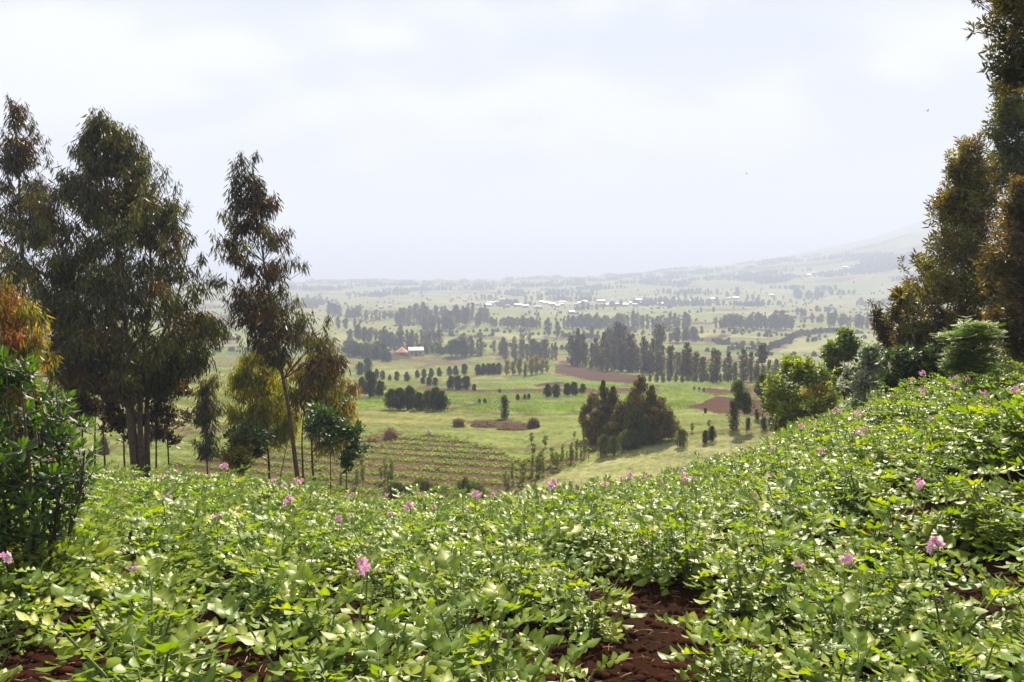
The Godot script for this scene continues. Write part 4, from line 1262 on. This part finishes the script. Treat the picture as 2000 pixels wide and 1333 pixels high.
	for k in 7000:
		var px := g.randf_range(560, 1860)
		var py := g.randf_range(498, 612)
		var r := ray(px, py)
		var p := hit(px, py, 600.0)
		if -p.z < 700.0 or -p.z > 3600.0:
			continue
		var dens := na.get_noise_2d(p.x * 0.16, p.z * 0.16 + 300.0)
		if dens < 0.02 + (0.38 if -p.z < 1450.0 else 0.0):
			continue
		var h := g.randf_range(4.0, 10.0)
		for j in 4:
			var wx := p.x + (j - 1.5) * h * 0.7 + g.randf_range(-2, 2)
			var wz := p.z + g.randf_range(-4, 4)
			var wh := h * g.randf_range(0.65, 1.1)
			xf.append(Transform3D(Basis(Vector3.UP, g.randf() * TAU).scaled(Vector3(wh * 1.2, wh, wh * 1.2)), Vector3(wx, height(wx, wz) - 0.3, wz)))
			cl.append(jitter(Color.WHITE, g, 0.2))
	var w := scatter("distant_woodland", P.full_1.crown, M.far_leaf, self, xf, cl)
	meta(w, "far hazy woods and scattered trees on the plain and slopes", "woodland")
	print("woodland ", xf.size())
	xf = []
	cl = []
	for k in 60000:
		var d := 300.0 * pow(4.6, g.randf())
		var x := g.randf_range(-0.45, 0.6) * d
		var q := plot(x, -d)
		var fx := absf(q.x - roundf(q.x)) * 42.0
		var fy := absf(q.y - roundf(q.y)) * 17.0
		var keep := hash2(int(roundf(q.y)) * 3 + 1, int(floor(q.x)) + 40)
		if not ((fy < 0.35 and keep < 0.45) or (fx < 0.6 and keep > 0.7)) and g.randf() > 0.002:
			continue
		var h := g.randf_range(0.5, 1.8) * (1.0 + d * 0.0008)
		xf.append(Transform3D(Basis(Vector3.UP, g.randf() * TAU).scaled(Vector3(h * 1.3, h, h * 1.3)), Vector3(x, height(x, -d) - 0.1, -d)))
		cl.append(jitter(Color(1.3, 1.4, 1.1), g, 0.3))
	print("hedges ", xf.size())
	meta(scatter("field_hedges", P.bush_1.crown, M.far_leaf, self, xf, cl), "thin broken hedges and weeds along the borders of the far plots", "hedges")

func rust_of(k: float) -> Color:
	return Color(k, k * 0.52, k * 0.22)

# ---------- houses, hut, heaps, birds ----------
func box(a: Acc, lo: Vector3, hi: Vector3, c: Color):
	var f := a.v.size()
	for k in 8:
		a.vert(Vector3(hi.x if k & 1 else lo.x, hi.y if k & 2 else lo.y, hi.z if k & 4 else lo.z), c)
	for q in [[0, 1, 3, 2], [5, 4, 6, 7], [4, 0, 2, 6], [1, 5, 7, 3], [2, 3, 7, 6], [4, 5, 1, 0]]:
		var b := a.v.size()
		for j in 4:
			a.vert(a.v[f + q[j]], c)
		a.quad(b, b + 1, b + 2, b + 3)

func gable(a: Acc, w: float, l: float, y: float, rise: float, c: Color):
	for s in [-1.0, 1.0]:
		var n0 := a.vert(Vector3(-l, y, s * w), c)
		var n1 := a.vert(Vector3(l, y, s * w), c)
		var n2 := a.vert(Vector3(l, y + rise, 0), c)
		var n3 := a.vert(Vector3(-l, y + rise, 0), c)
		a.quad(n0, n1, n2, n3)
		var m0 := a.vert(Vector3(-l, y - 0.08, s * w), c)
		var m1 := a.vert(Vector3(l, y - 0.08, s * w), c)
		a.quad(m0, m1, a.vert(Vector3(l, y, s * w), c), a.vert(Vector3(-l, y, s * w), c))

func house(label: String, group: String, px: float, py: float, wpx: float, roof: Color, wall: Color, turn: float) -> Node3D:
	var p := hit(px, py, 60.0)
	var l := wpx * -p.z / FOC * 0.5
	var w := clampf(l * 0.6, 1.8, 3.6)
	var t := thing("house", label, "house", p, group)
	t.rotation.y = turn
	var a := Acc.new()
	box(a, Vector3(-l * 0.94, -0.5, -w * 0.86), Vector3(l * 0.94, 2.3, w * 0.86), wall)
	for s in [-1.0, 1.0]:
		var x: float = s * l * 0.94
		var i := a.vert(Vector3(x, 2.3, -w * 0.86), wall)
		a.tri(i, a.vert(Vector3(x, 2.3, w * 0.86), wall), a.vert(Vector3(x, 3.25, 0), wall))
	part("wall", a.mesh(), M.wall, t)
	var r := Acc.new()
	gable(r, w, l, 2.32, 1.15, roof)
	part("roof", r.mesh(), M.tin, t)
	var dr := Acc.new()
	box(dr, Vector3(-0.5, 0, w * 0.86), Vector3(0.4, 1.95, w * 0.86 + 0.05), Color(0.08, 0.05, 0.04))
	part("door", dr.mesh(), M.wall, t)
	for s in [-0.55, 0.5]:
		var wd := Acc.new()
		box(wd, Vector3(s * l - 0.35, 1.0, w * 0.86), Vector3(s * l + 0.35, 1.7, w * 0.86 + 0.04), Color(0.05, 0.05, 0.05))
		part("window", wd.mesh(), M.wall, t)
	return t

func mound(called: String, label: String, px: float, py: float, wpx: float, hpx: float, col: Color, sd: int):
	var p := hit(px, py, 36.0)
	var k := -p.z / FOC
	var r := wpx * k * 0.5
	var h := hpx * k
	var g := rng(sd)
	var a := Acc.new()
	var n := 26
	for i in 11:
		var t := i / 10.0
		for j in n:
			var an := TAU * j / n
			var q := (1.0 - t * t * 0.85) * (1.0 + 0.35 * na.get_noise_3d(cos(an) * 30.0 + sd * 9.0, t * 40.0, sin(an) * 30.0)) * g.randf_range(0.93, 1.07)
			a.vert(Vector3(cos(an) * r * q, h * sin(t * 1.5) * g.randf_range(0.94, 1.05) - 0.05, sin(an) * r * q), jitter(col, g, 0.3))
	for i in 10:
		for j in n:
			a.quad(i * n + j, i * n + (j + 1) % n, i * n + n + (j + 1) % n, i * n + n + j)
	var top := a.vert(Vector3(0, h * 1.02, 0), col)
	for j in n:
		a.tri(10 * n + j, 10 * n + (j + 1) % n, top)
	for q in 160:
		var an := g.randf() * TAU
		var t := g.randf()
		var pp := Vector3(cos(an) * r * (1.0 - t * t * 0.85), h * sin(t * 1.5) - 0.05, sin(an) * r * (1.0 - t * t * 0.85))
		var dir := (pp.normalized() + rnd_dir(g) * 0.7).normalized()
		a.chip(pp, dir, dir.cross(rnd_dir(g)).normalized(), 0.22, 0.03, jitter(col * 1.5, g, 0.4))
	var o := part(numbered(called), a.mesh(), M.soil, self)
	o.position = p
	meta(o, label, "heap")

func build_small_things():
	var grp := "village houses across the plain"
	var lab := "small pale tin-roofed house in the village across the plain"
	var g := rng(600)
	for q in [[110, 265], [160, 280], [290, 268], [260, 292], [350, 262], [405, 235], [415, 268], [460, 300], [550, 258], [555, 290], [630, 300], [750, 312], [795, 258], [835, 268], [890, 282], [945, 298], [985, 285], [990, 262], [1130, 285], [1165, 270], [1208, 255], [1190, 312], [1425, 288], [1365, 250], [1485, 246], [1535, 285], [1610, 286], [1675, 270], [1700, 288], [1730, 238], [1795, 268], [1955, 275], [1080, 366]]:
		var rf := Color(0.34, 0.35, 0.37).lerp(Color(0.30, 0.17, 0.12), 0.0 if g.randf() < 0.65 else 0.8)
		house(lab, grp, 900.0 + q[0] / 5.0, 541.0 + q[1] / 5.0, g.randf_range(8.0, 16.0), rf, Color(0.30, 0.22, 0.17), g.randf_range(-0.5, 0.5))
	for q in [[1080, 270], [1125, 290], [1200, 280], [1260, 270], [1380, 262], [1830, 232], [1545, 255], [1490, 258]]:
		house(lab, grp, 1050.0 + q[0] / 4.0, 521.0 + q[1] / 4.0, g.randf_range(7.0, 13.0), Color(0.42, 0.43, 0.44), Color(0.28, 0.21, 0.16), g.randf_range(-0.5, 0.5))
	for q in [[590, 352], [555, 366], [520, 388], [860, 300], [965, 258], [500, 372], [780, 318]]:
		house("tiny pale-roofed house high on the hazy slope", "houses on the hazy slope", 1400.0 + q[0] / 3.1, 421.0 + q[1] / 3.1, g.randf_range(6.0, 9.0), Color(0.42, 0.43, 0.44), Color(0.28, 0.21, 0.16), g.randf_range(-0.5, 0.5))
	for q in [[455, 640], [470, 636], [745, 604], [762, 601]]:
		house("pale-roofed house glimpsed through the haze beside the slender eucalyptus", "houses beside the slender eucalyptus", q[0], q[1], 9, Color(0.42, 0.43, 0.44), Color(0.28, 0.21, 0.16), g.randf_range(-0.4, 0.4))
	house("white-roofed farmhouse with earthen walls among valley trees", "", 812, 696, 30, Color(0.42, 0.43, 0.44), Color(0.33, 0.2, 0.14), 0.25)
	# the hut with a conical roof
	var p := hit(785, 694, 60.0)
	var hut := thing("thatched_hut", "round hut with a reddish conical thatched roof beside the farmhouse", "hut", p)
	var a := Acc.new()
	var rf := Acc.new()
	for j in 20:
		var an := TAU * j / 20
		a.vert(Vector3(cos(an) * 1.9, -0.4, sin(an) * 1.9), Color(0.3, 0.2, 0.14))
		a.vert(Vector3(cos(an) * 1.9, 1.4, sin(an) * 1.9), Color(0.3, 0.2, 0.14))
	for j in 20:
		var k := (j + 1) % 20
		a.quad(j * 2, k * 2, k * 2 + 1, j * 2 + 1)
	for i in 6:
		for j in 20:
			var an := TAU * j / 20
			var r: float = 2.6 * (1.0 - i / 6.0) + 0.05
			rf.vert(Vector3(cos(an) * r, 1.2 + i * 0.32 + 0.05 * sin(j * 2.1), sin(an) * r), jitter(Color(0.42, 0.25, 0.18), g, 0.15))
	for i in 5:
		for j in 20:
			rf.quad(i * 20 + j, i * 20 + (j + 1) % 20, i * 20 + 20 + (j + 1) % 20, i * 20 + 20 + j)
	var tp := rf.vert(Vector3(0, 3.2, 0), Color(0.4, 0.25, 0.18))
	for j in 20:
		rf.tri(100 + j, 100 + (j + 1) % 20, tp)
	part("wall", a.mesh(), M.wall, hut)
	part("roof", rf.mesh(), M.soil, hut)
	var hd := Acc.new()
	box(hd, Vector3(-0.4, 0, 1.86), Vector3(0.4, 1.2, 1.95), Color(0.04, 0.03, 0.025))
	part("door", hd.mesh(), M.wall, hut)
	mound("compost_heap", "brown heap of dried stalks at the edge of the valley potato rows", 762, 858, 27, 20, Color(0.14, 0.075, 0.05), 1)
	mound("compost_heap", "low flat heap of withered plants next to the stalk heap", 727, 862, 24, 10, Color(0.2, 0.12, 0.07), 2)
	mound("compost_heap", "dark soil heap at the near end of the soil bank", 896, 834, 24, 15, Color(0.08, 0.045, 0.03), 3)
	mound("compost_heap", "dark squarish soil heap at the far end of the soil bank", 1042, 836, 24, 18, Color(0.075, 0.042, 0.03), 4)
	mound("compost_heap", "long ridge of turned earth on the bank beside the near soil heap", 945, 833, 52, 6, Color(0.06, 0.034, 0.024), 5)
	mound("compost_heap", "long ridge of turned earth on the bank beside the squarish heap", 1004, 838, 64, 8, Color(0.065, 0.038, 0.026), 7)
	mound("tree_stump", "dark mossy stump beneath the large dark eucalyptus", 203, 888, 20, 32, Color(0.05, 0.035, 0.025), 6)
	# pale sack by the rows
	var sk := Acc.new()
	var rings := [[0.0, 0.13], [0.12, 0.2], [0.3, 0.19], [0.42, 0.13], [0.47, 0.05], [0.54, 0.07]]
	for r in rings:
		for j in 10:
			var an := TAU * j / 10
			var w: float = r[1] * g.randf_range(0.92, 1.08)
			sk.vert(Vector3(cos(an) * w, r[0], sin(an) * w * 0.75), Color(0.62, 0.45, 0.42))
	for i in rings.size() - 1:
		for j in 10:
			sk.quad(i * 10 + j, i * 10 + (j + 1) % 10, i * 10 + 10 + (j + 1) % 10, i * 10 + 10 + j)
	var so := part(numbered("sack"), sk.mesh(), M.wall, self)
	so.position = hit(837, 851, 36.0)
	meta(so, "pale pink sack standing at the top of the valley rows", "sack")
	# two birds in the sky
	for q in [[1812, 217, 60.0], [1458, 340, 90.0]]:
		var b := thing("bird", "small dark bird flying high above the bronze trees" if q[0] > 1700 else "tiny dark bird flying over the middle of the plain", "bird", at(q[0], q[1], q[2]))
		var bd := Acc.new()
		bd.tube([Vector3(-0.11, 0, 0), Vector3(-0.05, 0.01, 0), Vector3(0.03, 0.012, 0), Vector3(0.09, 0.0, 0), Vector3(0.13, 0, 0)], [0.006, 0.024, 0.026, 0.016, 0.004], 7, Color(0.03, 0.03, 0.03))
		bd.chip(Vector3(-0.08, 0, 0), Vector3(-1, 0, 0), Vector3(0, 0, 1), 0.08, 0.05, Color(0.03, 0.03, 0.03))
		part("body", bd.mesh(), M.stem, b)
		for s in [-1.0, 1.0]:
			var wg := Acc.new()
			wg.blade(Vector3(0.02, 0.015, 0), Vector3(-0.15, 0.5, s).normalized(), Vector3(1, 0, 0.1 * s).normalized(), 0.19, 0.075, 0.2, Color(0.03, 0.03, 0.03))
			part("wing", wg.mesh(), M.stem, b)
	# grass
	var gt := Acc.new()
	for k in 22:
		var an := g.randf() * TAU
		var dir := Vector3(cos(an) * 0.4, 1, sin(an) * 0.4).normalized()
		gt.blade(Vector3(cos(an), 0, sin(an)) * g.randf() * 0.08, dir, dir.cross(rnd_dir(g)).normalized(), g.randf_range(0.16, 0.34), 0.014, g.randf_range(-0.6, 0.6), jitter(Color(1, 1, 1), g, 0.3))
	var gm := gt.mesh()
	var xf := []
	var cl := []
	for k in 2600:
		var px := g.randf_range(60, 480)
		var d := g.randf_range(17.5, 24.0)
		var q := on_ground(px, 900, d)
		xf.append(Transform3D(Basis(Vector3.UP, g.randf() * TAU).scaled(Vector3.ONE * g.randf_range(0.6, 1.5)), q))
		cl.append(jitter(Color(0.18, 0.17, 0.06), g, 0.35))
	meta(scatter("grass", gm, M.crop, self, xf, cl), "rough yellowish grass beneath the eucalyptus trees", "grass")
	var tuft := thing("grass_tuft", "bright yellow-green grass tuft at the edge of the potato field", "grass tuft", on_ground(1578, 850, 18.5))
	xf = []
	cl = []
	for k in 260:
		var q := on_ground(g.randf_range(1540, 1615), 850, g.randf_range(17.8, 19.4))
		xf.append(Transform3D(Basis(Vector3.UP, g.randf() * TAU).scaled(Vector3.ONE * g.randf_range(1.2, 2.1)), q - tuft.position))
		cl.append(jitter(Color(0.27, 0.33, 0.04), g, 0.2))
	scatter("blades", gm, M.crop, tuft, xf, cl)

# ---------- sky ----------
func sky_image() -> ImageTexture:
	var n := FastNoiseLite.new()
	n.seed = 8
	n.frequency = 0.9
	n.fractal_octaves = 4
	var w := 768
	var h := 384
	var im := Image.create(w, h, false, Image.FORMAT_RGBF)
	var sun := Vector3(sin(deg_to_rad(SUN_RIGHT)) * cos(deg_to_rad(SUN_UP)), sin(deg_to_rad(SUN_UP)), -cos(deg_to_rad(SUN_RIGHT)) * cos(deg_to_rad(SUN_UP)))
	for j in h:
		var el := PI * (0.5 - (j + 0.5) / h)
		for i in w:
			var az := TAU * (i + 0.5) / w - PI
			var dir := Vector3(sin(az) * cos(el), sin(el), -cos(az) * cos(el))
			var y := maxf(dir.y, 0.0)
			var c := Color(0.66, 0.645, 0.66).lerp(Color(0.60, 0.645, 0.70), smoothstep(0.0, 0.35, y))
			var q := dir / (y + 0.35)
			var m := n.get_noise_3d(q.x * 1.1, 2.0, q.z * 2.0) + 0.4 * n.get_noise_3d(q.x * 3.0, 9.0, q.z * 5.0)
			c = c.lerp(Color(0.86, 0.86, 0.86), smoothstep(-0.2, 0.35, m) * smoothstep(0.02, 0.25, y) * 0.75)
			var glow := maxf(dir.dot(sun), 0.0)
			var k := pow(glow, 5.0) * 0.32
			c = Color(c.r + k, c.g + k * 0.97, c.b + k * 0.93)
			im.set_pixel(i, j, c)
	return ImageTexture.create_from_image(im)

func _ready():
	# camera
	var cam := Camera3D.new()
	cam.name = "camera"
	add_child(cam)
	cam.position = Vector3.ZERO
	cam.rotation = Vector3(-PITCH, 0, 0)
	cam.fov = rad_to_deg(2.0 * atan(1333.0 * 0.5 / FOC))
	cam.near = 0.1
	cam.far = 20000.0
	cam.current = true
	# sky, haze, exposure
	var env := Environment.new()
	env.background_mode = Environment.BG_SKY
	var sky := Sky.new()
	var sm := PanoramaSkyMaterial.new()
	sm.panorama = sky_image()
	sky.sky_material = sm
	env.sky = sky
	env.background_energy_multiplier = 0.385
	env.tonemap_mode = Environment.TONE_MAPPER_LINEAR
	env.tonemap_exposure = 3.3
	env.fog_enabled = true
	env.fog_density = 0.00078
	env.fog_light_color = Color(0.84, 0.89, 1.0)
	env.sdfgi_enabled = true
	env.ssao_enabled = true
	env.ssil_enabled = true
	var we := WorldEnvironment.new()
	we.name = "world_environment"
	we.environment = env
	add_child(we)
	# sun, ahead of the camera and a little to the right
	var sun := DirectionalLight3D.new()
	sun.name = "sun"
	add_child(sun)
	sun.rotation = Vector3(deg_to_rad(-SUN_UP), PI - deg_to_rad(SUN_RIGHT), 0)
	sun.light_energy = 1.6
	sun.light_color = Color(1.0, 0.95, 0.86)
	sun.light_angular_distance = 0.8
	sun.shadow_enabled = true
	for n in [na, nb, nc]:
		n.noise_type = FastNoiseLite.TYPE_SIMPLEX_SMOOTH
		n.fractal_octaves = 3
	na.seed = 1
	na.frequency = 0.03
	nb.seed = 2
	nb.frequency = 0.012
	nc.seed = 3
	nc.frequency = 0.03
	make_materials()
	var t0 := Time.get_ticks_msec()
	build_ground()
	print("ground ", Time.get_ticks_msec() - t0)
	build_near_trees()
	print("near trees ", Time.get_ticks_msec() - t0)
	build_valley_trees()
	print("valley trees ", Time.get_ticks_msec() - t0)
	build_potatoes()
	print("potatoes ", Time.get_ticks_msec() - t0)
	build_valley_crops()
	build_small_things()
	print("done ", Time.get_ticks_msec() - t0)
